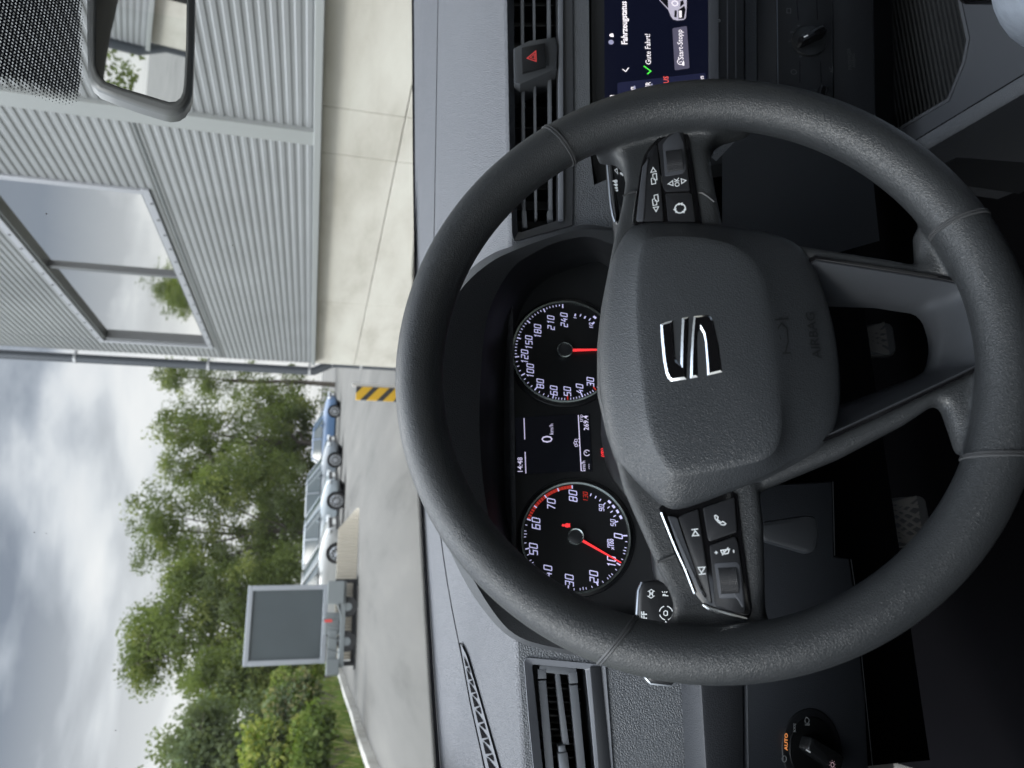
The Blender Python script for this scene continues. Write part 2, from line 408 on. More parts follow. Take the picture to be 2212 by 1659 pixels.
# --- airbag pad
pad_o = [(1385, 474), (1487, 474), (1626, 488), (1709, 510), (1746, 542), (1771, 590), (1800, 680), (1812, 748), (1820, 820), (1816, 895), (1800, 935), (1766, 980), (1646, 1043), (1515, 1096), (1462, 1113), (1440, 1108), (1424, 1098), (1383, 1062), (1345, 1020), (1320, 975), (1302, 893), (1293, 820), (1291, 748), (1299, 657), (1316, 558), (1335, 512), (1356, 486)]
pad_r = [(1400, 512), (1516, 512), (1600, 534), (1644, 584), (1662, 675), (1676, 780), (1684, 857), (1690, 930), (1672, 985), (1600, 1006), (1500, 1020), (1452, 1026), (1436, 1008), (1412, 960), (1398, 900), (1389, 821), (1380, 740), (1376, 675), (1377, 600), (1384, 540)]
pc = WH.px(1540, 760, 0)
NP = 160
padz0, padz1 = -0.0115, 0.0095
O_ = polar(smooth(WH.pts(pad_o, padz0 + .004), 2), pc, NP); Rg = polar(smooth(WH.pts(pad_r, padz1), 2), pc, NP)
rows = []
def mixr(t, h): return [WH.p(a[0] * (1 - t) + b[0] * t, a[1] * (1 - t) + b[1] * t, h) for a, b in zip(O_, Rg)]
rows.append([WH.p(a, b, -0.036) for a, b in inset(O_, 0.001)])
rows.append([WH.p(a, b, padz0 - .003) for a, b in O_])
rows.append([WH.p(a, b, padz0 + .001) for a, b in inset(O_, 0.0004)])
rows.append([WH.p(a, b, padz0 + .0035) for a, b in inset(O_, 0.0022)])
H0 = padz0 + .005
for t in (0.14, 0.3, 0.5, 0.7, 0.86): rows.append(mixr(t, H0 + (padz1 - .0008 - H0) * ((t - 0.10) / .86) ** 0.92))
rows.append(mixr(0.95, padz1 - .0006)); rows.append(mixr(1.0, padz1))
for sc_, hh in ((0.94, .0006), (0.8, .0012), (0.55, .0018), (0.3, .0022), (0.1, .0024)):
    rows.append([WH.p(pc[0] + (a - pc[0]) * sc_, pc[1] + (b - pc[1]) * sc_, padz1 + hh) for a, b in Rg])
g = G(WH); g.loft(rows, True, flip=False); g.add([WH.p(*pc, padz1 + .0024)] + rows[-1], [(0, 1 + i, 1 + (i + 1) % NP) for i in range(NP)])
pad = g.build('airbag_cover', PADSKIN, wheel, shade=50, weld=1e-6)
# emblem: two chrome-edged black pieces
zE = Z(2500, 1150, 2.765)
EH = padz1 + 0.0030
eA = [(275, 345), (345, 318), (412, 302), (425, 460), (440, 700), (462, 748), (494, 775), (500, 560), (512, 275), (592, 260), (588, 420), (572, 700), (562, 945), (400, 968), (362, 940), (335, 880), (308, 740), (285, 500)]
eB = [(636, 255), (720, 245), (795, 240), (835, 262), (862, 320), (890, 430), (925, 580), (945, 740), (958, 870), (785, 912), (772, 740), (755, 540), (738, 450), (712, 405), (690, 440), (683, 560), (688, 760), (690, 925), (600, 938), (604, 700), (616, 470), (628, 330)]
g = G(WH); g2 = G(WH)
for L_ in (eA, eB):
    P_ = WH.pts([zE(*q) for q in L_], EH)
    if area2(P_) < 0: P_ = P_[::-1]
    Q = inset(P_, 0.0014)
    g.frame(P_, Q, padz1 - .001, EH - .0009, h1i=EH); g2.flat([Q], EH - .0001)
g.build('emblem', CHROME, pad, shade=25)
g2.build('emblem_face', GLOSS, pad, shade=0)
g = G(WH)
zA = Z(2500, 1150, 2.765)
# raised lip of the emblem's recess
P_ = WH.pts([zE(*q) for q in [(255, 310), (420, 258), (600, 215), (800, 188), (880, 205), (925, 270), (955, 480), (985, 700), (1000, 885)]], EH - .002)
g.tube([WH.p(a, b, EH - .0028) for a, b in smooth(P_, 2, False)], 0.0011, 6)
g.build('emblem_recess', PADSKIN, pad)
# AIRBAG word and horn symbol: flat, the moulding's shade put into a darker colour
g = G(WH); EMB = mat('relief shade letters', (0.018, 0.019, 0.021), 0.3)
def padh(X, Y):   # height of the lower facet there
    a, b = WH.px(X, Y, -0.006); d = Vector((a - pc[0], b - pc[1])); t = math.atan2(d.y, d.x) % (2 * math.pi); i = int(t / (2 * math.pi) * NP) % NP
    ro, rr = (Vector(O_[i]) - Vector(pc)).length, (Vector(Rg[i]) - Vector(pc)).length; u = (ro - d.length) / (ro - rr)
    return H0 + (padz1 - .0008 - H0) * (max(u - .1, 0) / .86) ** .92 + .0006
p1, p2 = zA(1975, 640), zA(1915, 300)
hh = padh(*zA(1945, 470)); a1, b1 = WH.px(*p1, hh); a2, b2 = WH.px(*p2, hh)
up_ = (Vector(WH.px(*zA(1800, 500), padh(*zA(1800, 500)))) - Vector(WH.px(*zA(1945, 470), hh))).length
dh = (padh(*zA(1800, 500)) - hh) / max(up_, 1e-4)
ang_ = math.atan2(b2 - b1, a2 - a1)
nf = Frame(WH.p((a1 + a2) / 2, (b1 + b2) / 2, hh), WH.ex * math.cos(ang_) + WH.ey * math.sin(ang_), WH.n - WH.ey * dh)
g.text('AIRBAG', (0, 0), 0.0082, 0.0004, bold=0.01, fr=nf)
hx, hy = 0.0, 0.0135
g.stroke([(hx - .011, hy + .003), (hx - .011, hy + .010), ], 0.001, 0.0005, fr=nf)
g.stroke([(hx - .011, hy + .0065), (hx - .004, hy + .0035), (hx + .004, hy + .003), (hx + .007, hy + .006), (hx + .003, hy + .0095), (hx - .003, hy + .008)], 0.0009, 0.0005, fr=nf)
g.stroke([(hx + .010, hy + .001), (hx + .009, hy + .011)], 0.001, 0.0005, fr=nf)
g.build('airbag_lettering', EMB, pad, shade=0)

# --- spoke button pods
PH = -0.0065
def podpts(conv, L_, h=PH): return WH.pts([conv(*q) for q in L_], h)
rp_out = [zP(530, 30), zP(330, 130), zP(150, 265), zQ(1037, 150), zQ(930, 235), zQ(850, 320), zQ(780, 430), zQ(735, 560), zQ(700, 730), zQ(668, 960), zQ(620, 1250), zQ(565, 1560), (1400, 520), (1560, 520), zP(850, 1560), zP(800, 1260), zP(735, 830), zP(675, 430), zP(635, 170), zP(590, 70)]
pod = G(WH); P_ = WH.pts(rp_out, PH); pod.prism(P_, -0.016, PH, 0.0012)
podR = pod.build('button_panel', GLOSS, wheel)
lp_out = [zL(130, 150), zL(205, 400), zL(300, 650), zL(400, 870), zL(500, 1090), zL(570, 1195), zL(640, 1280), zL(700, 1330), zL(800, 1390), zL(960, 1445), zL(1185, 1480), zL(1232, 1420), zL(1245, 1340), zL(1200, 1000), zL(1130, 500), zL(1072, 0), zL(900, -150), zL(300, 0)]
pod = G(WH); pod.prism(WH.pts(lp_out, PH), -0.016, PH, 0.0012)
podL = pod.build('button_panel', GLOSS, wheel)
def button(conv, L_, parent, name='button', r=0.0012, h=PH + .0013, m=BTN, bev=0.0006):
    P_ = rounded(podpts(conv, L_, h), r); g = G(WH); g.prism(P_, PH - .002, h, bev); return g.build(name, m, parent, shade=40)
IH = PH + .0016
def icon(conv, strokes, parent, w=0.00058, m=ICON, fills=()):
    g = G(WH)
    for L_, cl in strokes: g.stroke(podpts(conv, L_, IH), w, IH, cl)
    for L_ in fills: g.flat([podpts(conv, L_, IH)], IH)
    return g.build('symbol', m, parent, shade=0)
# right pod
bR1 = button(zP, [(5, 480), (70, 395), (135, 345), (165, 520), (205, 960), (250, 1540), (-60, 1540), (-70, 1300), (-40, 900), (-20, 640)], podR)
button(zQ, [(745, 640), (800, 560), (850, 480), (835, 640), (805, 900), (790, 1200), (765, 1525), (640, 1525), (670, 1250), (705, 950)], podR, 'trim_wedge', m=SATIND, h=PH + .0018)
bR2 = button(zP, [(160, 320), (300, 215), (490, 90), (535, 130), (560, 210), (600, 480), (660, 1060), (275, 1075), (240, 1000), (190, 520)], podR)
bR3 = button(zP, [(275, 1110), (685, 1108), (745, 1550), (318, 1545)], podR)
icon(zP, [([(50, 785), (130, 770), (85, 710)], True), ([(78, 812), (135, 802), (145, 900), (120, 905)], False), ([(55, 880), (95, 872)], False), ([(55, 880), (65, 970), (125, 958), (120, 905)], False), ([(78, 812), (84, 860)], False)], bR1, fills=([(95, 865), (140, 910), (95, 905)],))
icon(zP, [([(100, 1142), (158, 1130), (168, 1230), (145, 1240)], False), ([(74, 1205), (115, 1195)], False), ([(74, 1205), (86, 1300), (142, 1290), (140, 1240)], False), ([(100, 1142), (106, 1190)], False), ([(90, 1330), (170, 1320), (132, 1395)], True)], bR1, fills=([(112, 1195), (160, 1240), (112, 1235)],))
icon(zP, [([(320, 965), (390, 915), (395, 990)], True), ([(522, 885), (598, 912), (530, 960)], True)], bR2)
def px_angle(fr, c1, c2, h): a, b = fr.px(*c1, h), fr.px(*c2, h); return math.atan2(b[1] - a[1], b[0] - a[0])
g = G(WH); an = px_angle(WH, zP(465, 1000), zP(450, 870), IH); g.text('OK', WH.px(*zP(460, 940), IH), 0.0044, IH, an, bold=0.015); g.build('symbol', ICON, bR2, shade=0)
g = G(WH); c_ = WH.px(*zP(505, 1345), IH); rr_ = (Vector(WH.px(*zP(585, 1345), IH)) - Vector(c_)).length
for k in range(3):
    a0 = 20 + 120 * k; g.ring(c_, rr_ - .0004, rr_ + .0004, IH, 10, a0, a0 + 72)
    g.disc((c_[0] + rr_ * math.cos(R(a0 - 12)), c_[1] + rr_ * math.sin(R(a0 - 12))), 0.0008, IH - .0001, IH, 10)
    t = R(a0 + 84); q = Vector(c_) + Vector((math.cos(t), math.sin(t))) * rr_; tt = Vector((-math.sin(t), math.cos(t))); nn = Vector((math.cos(t), math.sin(t)))
    g.flat([[tuple(q + tt * .0013), tuple(q - tt * .0010 + nn * .0012), tuple(q - tt * .0010 - nn * .0012)]], IH)
g.build('symbol', ICON, bR3, shade=0)
# left pod
bL1 = button(zL, [(360, 262), (450, 215), (600, 165), (640, 440), (690, 760), (770, 1295), (700, 1240), (640, 1150), (580, 960), (500, 700), (420, 440)], podL)
button(zL, [(235, 240), (352, 264), (420, 480), (500, 700), (580, 930), (625, 1100), (700, 1230), (600, 1130), (540, 1030), (450, 830), (330, 520)], podL, 'trim_wedge', m=SATIND, h=PH + .0022)
bL2 = button(zL, [(655, 150), (1030, 20), (1062, 435), (740, 548), (716, 520)], podL)
bL3 = button(zL, [(735, 595), (1040, 488), (1070, 560), (1130, 960), (1170, 1330), (1150, 1400), (1000, 1380), (800, 1310), (765, 900)], podL)
icon(zL, [([(520, 410), (600, 400)], False), ([(563, 420), (607, 476), (533, 482)], True), ([(600, 858), (680, 855), (640, 922)], True), ([(608, 940), (690, 932)], False)], bL1)
icon(zL, [([(795, 245), (812, 238), (838, 262), (828, 285), (868, 322), (895, 312), (928, 340), (915, 352), (880, 350), (835, 315), (802, 275)], True)], bL2)
icon(zL, [([(795, 683), (833, 679)], False), ([(813, 662), (816, 700)], False), ([(1020, 648), (1024, 684)], False), ([(868, 655), (970, 642), (955, 690), (892, 700)], True), ([(885, 712), (958, 622)], False), ([(900, 652), (912, 698)], False)], bL3)
g = G(WH); h_ = PH + .0014
L1 = podpts(zL, [(165, 205), (250, 420), (340, 640), (450, 880), (560, 1165)], h_); g.tube([WH.p(a, b, h_ - .0002) for a, b in L1], .0008, 6)
L1 = podpts(zL, [(655, 1298), (730, 1345), (850, 1388), (980, 1425), (1180, 1468)], h_); g.tube([WH.p(a, b, h_ - .0002) for a, b in L1], [.0007, .0012, .0015, .0015, .0009], 8)
g.build('chrome_edge', CHROME, podL, shade=0)
g = G(WH); g.tube([WH.p(a, b, h_) for a, b in WH.pts([zQ(585, 1580), zQ(605, 1400), zQ(640, 1150), zQ(655, 1060)], h_)], 0.0006, 6); g.build('chrome_edge', CHROME, podR, shade=0)
# thin lit edges of the button gaps
# thumb rollers with knurled faces
def roller(conv, quad, parent, recess):
    g = G(WH); g.prism(rounded(podpts(conv, recess, PH + .0016), 0.0015), PH, PH + .0017, 0.0004); g.build('roller_surround', SATIND, parent)
    q = podpts(conv, quad, PH + .004); c = Vector((sum(a for a, b in q) / 4, sum(b for a, b in q) / 4))
    ey = (Vector(q[1]) - Vector(q[0])); w_ = ey.length; ey.normalize(); ex = Vector((ey.y, -ey.x)); l_ = (Vector(q[2]) - Vector(q[1])).length
    rows = []; n = 22; m_ = 12; rad = l_ / 2 * 1.02
    g = G(WH)
    for i in range(n * 2 + 1):
        row = []
        t = -math.pi / 2 * .98 + math.pi * .98 * i / (n * 2)
        for k in range(m_ * 2 + 1):
            bump_ = 0.00035 if (i % 2 and k % 2) else 0.0
            r_ = rad + bump_; p_ = c + ex * (math.sin(t) * r_) + ey * (w_ * (k / (m_ * 2) - .5)); row.append(WH.p(p_.x, p_.y, PH + .0006 + math.cos(t) * r_ * .42))
        rows.append(row)
    g.loft(rows); side = [r[0] for r in rows]; g.add(side, [tuple(range(len(side)))]); side = [r[-1] for r in rows]; g.add(side, [tuple(range(len(side)))])
    g.build('thumb_roller', mat('roller rubber', (0.022, 0.023, 0.026), 0.38), parent, shade=0)
roller(zP, [(270, 420), (515, 385), (553, 720), (325, 770)], podR, [(235, 350), (300, 250), (480, 130), (560, 330), (600, 730), (560, 800), (270, 850)])
roller(zL, [(838, 858), (1050, 848), (1085, 1170), (880, 1182)], podL, [(790, 800), (1060, 790), (1095, 830), (1150, 1330), (1120, 1330), (1060, 1220), (850, 1230)])

# --- lower spoke: gloss black line, then the satin bevel round the open window
T_ = [(1753, 552), (1900, 575), (2043, 598), (2090, 608), (2108, 622), (2118, 645), (2138, 725), (2140, 752), (2137, 778), (2122, 796), (2090, 812), (1960, 873), (1800, 947), (1740, 965), (1700, 900), (1700, 620)]
Op = [(1793, 649), (1900, 652), (1987, 665), (2003, 680), (2010, 700), (2015, 717), (2018, 745), (2012, 778), (2000, 800), (1975, 816), (1829, 871), (1750, 885), (1735, 830), (1735, 665)]
wc_ = WH.px(1890, 760, -0.01); n_ = 96
A_ = polar(WH.pts(T_, -0.009), wc_, n_); B_ = polar(WH.pts(Op, -0.036), wc_, n_)
i1, i2 = inset(A_, 0.0022), inset(A_, 0.0032)
g = G(WH); g.frame(A_, i1, -0.02, -0.0085); lw = g.build('spoke_trim', GLOSS, wheel, bevel=0.0004)
g = G(WH)
rows = [[WH.p(a, b, -0.016) for a, b in i1], [WH.p(a, b, -0.0095) for a, b in i1], [WH.p(a, b, -0.0092) for a, b in i2]]
for t, hh in ((.25, -.0155), (.5, -.022), (.75, -.029), (1.0, -.036)): rows.append([WH.p(p[0] * (1 - t) + q[0] * t, p[1] * (1 - t) + q[1] * t, hh) for p, q in zip(i2, B_)])
rows.append([WH.p(a, b, -0.05) for a, b in inset(B_, -0.001)])
g.loft(rows, True); g.build('spoke_bevel', mat('satin black trim', (0.072, 0.078, 0.088), 0.33, metal=0.4), wheel, shade=50)
# boss behind the pad
g = G(WH); g.disc((0.0, -0.004), 0.052, -0.075, -0.034, 40, 0.004); g.build('hub_boss', DARK, wheel)

# ================================================================== DASHBOARD
def interp(T, t):
    if t <= T[0][0]: (a, b), (c, d) = T[0], T[1]
    elif t >= T[-1][0]: (a, b), (c, d) = T[-2], T[-1]
    else:
        for k in range(len(T) - 1):
            if T[k][0] <= t <= T[k + 1][0]: (a, b), (c, d) = T[k], T[k + 1]; break
    return b + (d - b) * (t - a) / (c - a)
def sm(T, t, w=60): return (interp(T, t - w) + 2 * interp(T, t) + interp(T, t + w)) / 4
DASH0 = (0.35, 0.70, 0.35)
dash = thing('dashboard', DASH0, 'grey and black dashboard with round dials, slatted vents and a lit screen under the windscreen', 'dashboard')
YS = [-420 + i * 30 for i in range(83)]
cW = [(-400, 886), (0, 893), (400, 896), (850, 905), (1100, 915), (1250, 923), (1400, 932), (1500, 938), (1659, 949), (2000, 975)]
cJ = [(-400, 954), (0, 946), (200, 943), (550, 937), (750, 934), (950, 936), (1080, 943), (1162, 952), (1262, 966), (1381, 989), (1520, 1019), (1659, 1046), (2000, 1112)]
cE = [(-400, 1080), (0, 1087), (540, 1096), (1100, 1104), (1388, 1108), (1659, 1127), (2000, 1150)]
yW = [(-400, 1.13), (900, 1.13), (1300, 1.10), (1659, 1.03), (2000, 0.94)]
yJ = [(-400, 1.0), (900, 1.0), (1300, 0.96), (1659, 0.86), (2000, 0.76)]
yE = [(-400, 0.712), (1400, 0.712), (2000, 0.700)]
def curve(c, yy, dX=0.0, dy=0.0, dz=0.0): return [at_y(sm(c, Y) + dX, Y, sm(yy, Y) + dy) + Vector((0, 0, dz)) for Y in YS]
Wc, Jc, Ec = curve(cW, yW), curve(cJ, yJ), curve(cE, yE)
def mixc(A, B, t, dz=0.0): return [a * (1 - t) + b * t + Vector((0, 0, dz)) for a, b in zip(A, B)]
Jn, Jf = [p + Vector((0, -.004, 0)) for p in Jc], [p + Vector((0, .004, 0)) for p in Jc]
FT = R(12)
FACE = Frame(at_y(1100, 300, 0.703), (1, 0, 0), (0, -math.cos(FT), math.sin(FT)))
# top of the face where the roll-off lands
Fc = []
for Y in YS:
    q = FACE.px(sm(cE, Y) + 10, Y); Fc.append(FACE.p(*q))
g = G()
g.loft([mixc(Wc, Jf, -0.25, -.01), Wc, mixc(Wc, Jf, .5, .003), Jf, [p + Vector((0, 0, -.012)) for p in Jf]])
g.build('cowl_strip', DASHTOP, dash, shade=60)
g = G(); g.loft([[p + Vector((0, 0, -.012)) for p in Jn], Jn, mixc(Jn, Ec, .12, .0015), mixc(Jn, Ec, .35, .003), mixc(Jn, Ec, .65, .003), mixc(Jn, Ec, .88, .0015), mixc(Ec, Fc, 0.0, 0.0005), mixc(Ec, Fc, .45, .0022), mixc(Ec, Fc, .8, .001), Fc])
dtop = g.build('top_pad', DASHTOP, dash, shade=70)
g = G(); g.tube([p + Vector((0, 0.002, -.004)) for p in Wc], 0.007, 8); g.build('glass_gap', HOLE, dash)  # black tube puts in the shade of the gap between glass and dash
g = G(); g.tube([p + Vector((0, 0, -.0045)) for p in Jc], 0.0045, 6); g.build('joint_gap', HOLE, dash)
# core that closes the dash behind its openings
g = G(); g.box((0.49, 0.93, 0.74), (1.40, 0.28, 0.50)); core_o = g.build('core', HOLE, dash)

# --- face with vent openings
def P(L_, fr=FACE, h=0.0): return fr.pts(L_, h)
Yn = -400
cv_out = [(sm(cE, -400) + 14, -400), (1092, -200), (1095, 0), (1100, 300), (1106, 505), (1110, 520), (1118, 521), (1236, 488), (1238, 300), (1236, 0), (1232, -400)]
lv_out = [(1131, 1428), (1135, 1421), (1142, 1420), (1280, 1433), (1308, 1436), (1318, 1560), (1332, 1760), (1162, 1760), (1142, 1560)]
right_poly = [(sm(cE, Y) + 10, Y) for Y in range(-410, 560, 30)] + [(1110, 545), (1170, 530), (1240, 510), (1290, 500), (1345, 505), (1345, 372), (1283, 400), (1275, 330), (1272, 0), (1268, -410)]
left_poly = [(sm(cE, Y) + 10, Y) for Y in range(1330, 1900, 30)] + [(1545, 1890), (1520, 1600), (1500, 1330), (1300, 1330)]
for a_, b_ in ((right_poly, cv_out), (left_poly, lv_out)): g = G(FACE); g.flat([P(a_), P(b_)]); g.build('face_panel', DASHPAD, dash, shade=0)

VENTBLK = mat('vent black plastic', (0.022, 0.024, 0.028), 0.35)
SLAT = mat('vent slat plastic', (0.12, 0.13, 0.145), 0.33)
FRM = mat('vent frame grey', (0.14, 0.15, 0.17), 0.36)
def quadbar(g, a, b, w0, w1, h0, h1, fr=FACE, bev=0.0006):
    """bar between two picture points, its width in picture px"""
    pa, pb = Vector(fr.px(*a, h1)), Vector(fr.px(*b, h1)); d = (pb - pa).normalized(); n = Vector((-d.y, d.x)); k = 0.00044 / 2
    g.prism([tuple(pa + n * w0 * k), tuple(pa - n * w0 * k), tuple(pb - n * w1 * k), tuple(pb + n * w1 * k)], h0, h1, bev, fr=fr)
def vent(outer, inner, name, label, mt):
    o, i = P(outer), P(inner)
    v = G(FACE); v.frame(o, i, -0.03, 0.002, h1i=-0.003); root = v.build(name, mt, dash, shade=30, bevel=0.0007, label=label)
    v = G(FACE)
    if area2(i) < 0: i = i[::-1]
    n = len(i); v.add([FACE.p(a, b, -0.004) for a, b in i] + [FACE.p(a, b, -0.07) for a, b in i], [(k, n + k, n + (k + 1) % n, (k + 1) % n) for k in range(n)] + [tuple(range(n, 2 * n))])
    v.build('duct', VENTBLK, root, shade=0)
    return root
ci = [(1112, -400), (1112, -200), (1110, 0), (1113, 300), (1118, 490), (1120, 498), (1126, 499), (1203, 474), (1205, 300), (1203, 0), (1200, -400)]
cvent = vent(cv_out, ci, 'centre_vent', None, VENTBLK)
zV = Z(1600, 2300, 2.212)
li = [zV(1100, 725), zV(1105, 706), zV(1125, 704), zV(1540, 742), zV(1562, 748), zV(1605, 1150), zV(1660, 1750), zV(1205, 1750), zV(1145, 1150)]
lvent = vent(lv_out, li, 'driver_vent', 'light-edged vent between the steering wheel and the door', FRM)
g = G(FACE)   # bright bar under the centre vent and its edges
quadbar(g, (1211, -400), (1212, 474), 13, 12, -0.01, 0.003); cbar = g.build('frame_bar', FRM, cvent)
g = G(FACE); quadbar(g, zV(1648, 720), zV(1745, 1760), 22, 24, -0.004, 0.0025); g.build('frame_bar', VENTBLK, lvent)
for X, w, m_ in ((1126, 9, SLAT), (1152, 6, SLAT), (1184, 9, SLAT)):
    g = G(FACE); quadbar(g, (X - 1, -400), (X + 6, 474 - (X - 1126) * .16), w, w, -0.024, -0.010); g.build('slat', m_, cvent)
g = G(FACE)
for X, w in ((1130, 12), (1186, 12)): quadbar(g, (X + 2, 455), (X + 4, 492 - (X - 1126) * .3), w, w, -0.02, -0.0085)
g.build('slat_end', SLAT, cvent)
for k in range(14):
    g = G(FACE); Y = -120 + k * 44; quadbar(g, (1112, Y), (1203, Y), 3, 3, -0.062, -0.034, bev=0); g.build('vane', VENTBLK, cvent)
for a, b, w0, w1, m_ in ((zV(1183, 840), zV(1262, 1760), 17, 17, SLAT), (zV(1316, 770), zV(1392, 1400), 9, 13, SLAT), (zV(1458, 880), zV(1540, 1760), 17, 17, SLAT)):
    g = G(FACE); quadbar(g, a, b, w0, w1, -0.022, -0.008); g.build('slat', m_, lvent)
g = G(FACE); quadbar(g, zV(1160, 732), zV(1480, 762), 16, 16, -0.02, -0.0075); quadbar(g, zV(1180, 740), zV(1184, 825), 18, 18, -0.02, -0.007); quadbar(g, zV(1450, 765), zV(1460, 865), 18, 18, -0.02, -0.007); g.build('slat_end', SLAT, lvent)
g = G(FACE); quadbar(g, zV(1352, 1405), zV(1362, 1470), 14, 16, -0.02, -0.006); quadbar(g, zV(1362, 1470), zV(1395, 1760), 20, 20, -0.02, -0.004); g.build('vent_tab', CHROME if False else SATIN, lvent)
for k in range(7):
    g = G(FACE); quadbar(g, zV(1180, 900 + 120 * k), zV(1520, 915 + 120 * k), 3, 3, -0.062, -0.034, bev=0); g.build('vane', VENTBLK, lvent)

# --- hazard switch in the centre vent
zH = Z(1600, 0, 1.6592)
hf = Frame(FACE.p(*FACE.px(*zH(850, 380)), 0.004), FACE.ex, FACE.n)
HB = mat('hazard housing plastic', (0.050, 0.054, 0.060), 0.40)
g = G(FACE); o_ = [zH(700, 310), zH(800, 260), zH(975, 235), zH(990, 300), zH(985, 445), zH(930, 470), zH(745, 550), zH(705, 540)]
g.prism(FACE.pts(o_, 0.006), -0.03, 0.006, 0.003); haz = g.build('hazard_housing', HB, cvent, shade=35)
g = G(FACE); g.prism(rounded(FACE.pts([zH(752, 310), zH(905, 278), zH(912, 430), zH(757, 472)], 0.0095), 0.0012), 0.004, 0.0095, 0.0006); hzb = g.build('hazard_button', DARK, dash, shade=35, label='black hazard light button with a red triangle')
g = G(FACE); hh = 0.0098
tri = lambda s_: [tuple(Vector(FACE.px(*zH(828, 372), hh)) + (Vector(FACE.px(*zH(x_, y_), hh)) - Vector(FACE.px(*zH(828, 372), hh))) * s_) for x_, y_ in ((787, 381), (846, 332), (849, 402))]
g.stroke(tri(0.95), 0.0011, hh, True); g.stroke(tri(0.45), 0.0008, hh, True)
g.build('hazard_triangle', mat('hazard red ink', (0.55, 0.05, 0.05), 0.5, emit=((0.9, 0.1, 0.1), 0.25)), hzb, shade=0)

# --- defroster slot on the dash top, left of the driver
def top_pt(X, Y, lift=0.0):
    # on the top pad between the joint and the front edge
    t = (X - sm(cJ, Y)) / (sm(cE, Y) - sm(cJ, Y)); t = max(0.0, min(1, t))
    yj, ye = sm(yJ, Y), sm(yE, Y)
    a, b = at_y(sm(cJ, Y), Y, yj), at_y(sm(cE, Y), Y, ye)
    d = ray(X, Y); n_ = Vector((0, -(b.z - a.z), (b.y - a.y))); n_ = n_ if n_.z > 0 else -n_; n_.normalize(); q = a + n_ * (.003 + lift)
    tt = (q - EYE).dot(n_) / d.dot(n_); return EYE + d * tt
def lerp(a, b, t): return (a[0] + (b[0] - a[0]) * t, a[1] + (b[1] - a[1]) * t)
eL = [zV(468, 515), zV(560, 1020), zV(690, 1601), zV(760, 1900)]; eR = [zV(500, 545), zV(640, 1010), zV(806, 1601), zV(890, 1900)]
def along(E_, t):
    t *= 3; k = min(int(t), 2); return lerp(E_[k], E_[k + 1], t - k)
g = G(); n_ = 36
g.loft([[top_pt(*along(eL, k / n_), .0005) for k in range(n_ + 1)], [top_pt(*along(eL, k / n_), .0022) for k in range(n_ + 1)], [top_pt(*lerp(along(eL, k / n_), along(eR, min(1, k / n_ + .03)), 1.0 if k else .4), .0026) for k in range(n_ + 1)], [top_pt(*along(eR, min(1, k / n_ + .03)), .0003) for k in range(n_ + 1)]])
dv = g.build('defroster_vent', mat('defroster plastic', (0.13, 0.138, 0.155), 0.45), dash, shade=30)
g = G()
for k in range(12):
    t0, t1 = .06 + k * .078, .06 + (k + 1) * .078
    def q(t, u): return top_pt(*lerp(along(eL, t), along(eR, t), u), .0034)
    g.add([q(t0 + .006, .24), q(t1 - .008, .24), q(t1 - .012, .74)], [(0, 1, 2)])
    g.add([q(t1 + .002, .34), q(t1 + .030, .76), q(t1 - .006, .76)], [(0, 1, 2)])
g.build('defroster_holes', HOLE, dv, shade=0)  # black triangles laid on top, the openings' shade put into colour
g = G(); g.tube([top_pt(*along(eL, k / 12), .0002) for k in range(13)], .0016, 6); g.build('defroster_slot', HOLE, dv)

# --- instrument hood and cluster
CT = R(17)
CL = Frame(at_y(1232, 960, 0.715), (1, 0, 0), (0, -math.cos(CT), math.sin(CT)))
Bp = [(1400, 500, .690), (1340, 487, .690), (1273, 478, .695), (1234, 490, .700), (1160, 512, .703), (1102, 533, .708), (1062, 547, .722), (1014, 580, .75), (975, 640, .80), (945, 720, .84), (930, 820, .86), (926, 920, .86), (932, 1020, .84), (952, 1140, .80), (1004, 1262, .745), (1055, 1330, .725), (1108, 1386, .710), (1180, 1405, .703), (1260, 1420, .697), (1400, 1430, .69)]
Lo = [(1400, 512, .672), (1340, 500, .672), (1273, 492, .672), (1228, 500, .670), (1165, 520, .665), (1105, 543, .655), (1064, 562, .645), (1010, 605, .632), (972, 660, .622), (946, 730, .615), (936, 820, .612), (934, 920, .612), (942, 1020, .615), (962, 1130, .622), (1026, 1262, .640), (1083, 1348, .655), (1126, 1381, .662), (1190, 1398, .668), (1260, 1408, .672), (1400, 1415, .672)]
Li = [(1400, 540, .672), (1330, 532, .672), (1273, 508, .672), (1225, 517, .672), (1190, 527, .668), (1150, 548, .664), (1112, 570, .660), (1075, 625, .655), (1052, 680, .650), (1042, 750, .646), (1037, 830, .644), (1035, 920, .644), (1040, 1020, .646), (1056, 1128, .650), (1085, 1200, .655), (1120, 1290, .660), (1160, 1340, .665), (1200, 1368, .668), (1270, 1385, .672), (1400, 1395, .672)]
Ii = [(1400, 575, 0), (1330, 590, 0), (1305, 570, 0), (1287, 563, 0), (1234, 580, 0), (1194, 595, 0), (1150, 625, 0), (1122, 675, 0), (1106, 730, 0), (1100, 790, 0), (1095, 850, 0), (1092, 920, 0), (1093, 1030, 0), (1098, 1110, 0), (1120, 1190, 0), (1150, 1260, 0), (1180, 1320, 0), (1230, 1350, 0), (1290, 1365, 0), (1400, 1380, 0)]
def c3(L_): return [at_y(X, Y, y) for X, Y, y in smooth(L_, 2, False)]
B3, Lo3, Li3 = c3(Bp), c3(Lo), c3(Li); I3 = [CL.p(*CL.px(X, Y, 0)) for X, Y, _ in smooth(Ii, 2, False)]
g = G(); g.loft([mixc(B3, Lo3, -.05, -.004), B3, mixc(B3, Lo3, .5, .004), mixc(B3, Lo3, .9, .001), Lo3, mixc(Lo3, Li3, .15, 0), mixc(Lo3, Li3, .9, -.0005), Li3])
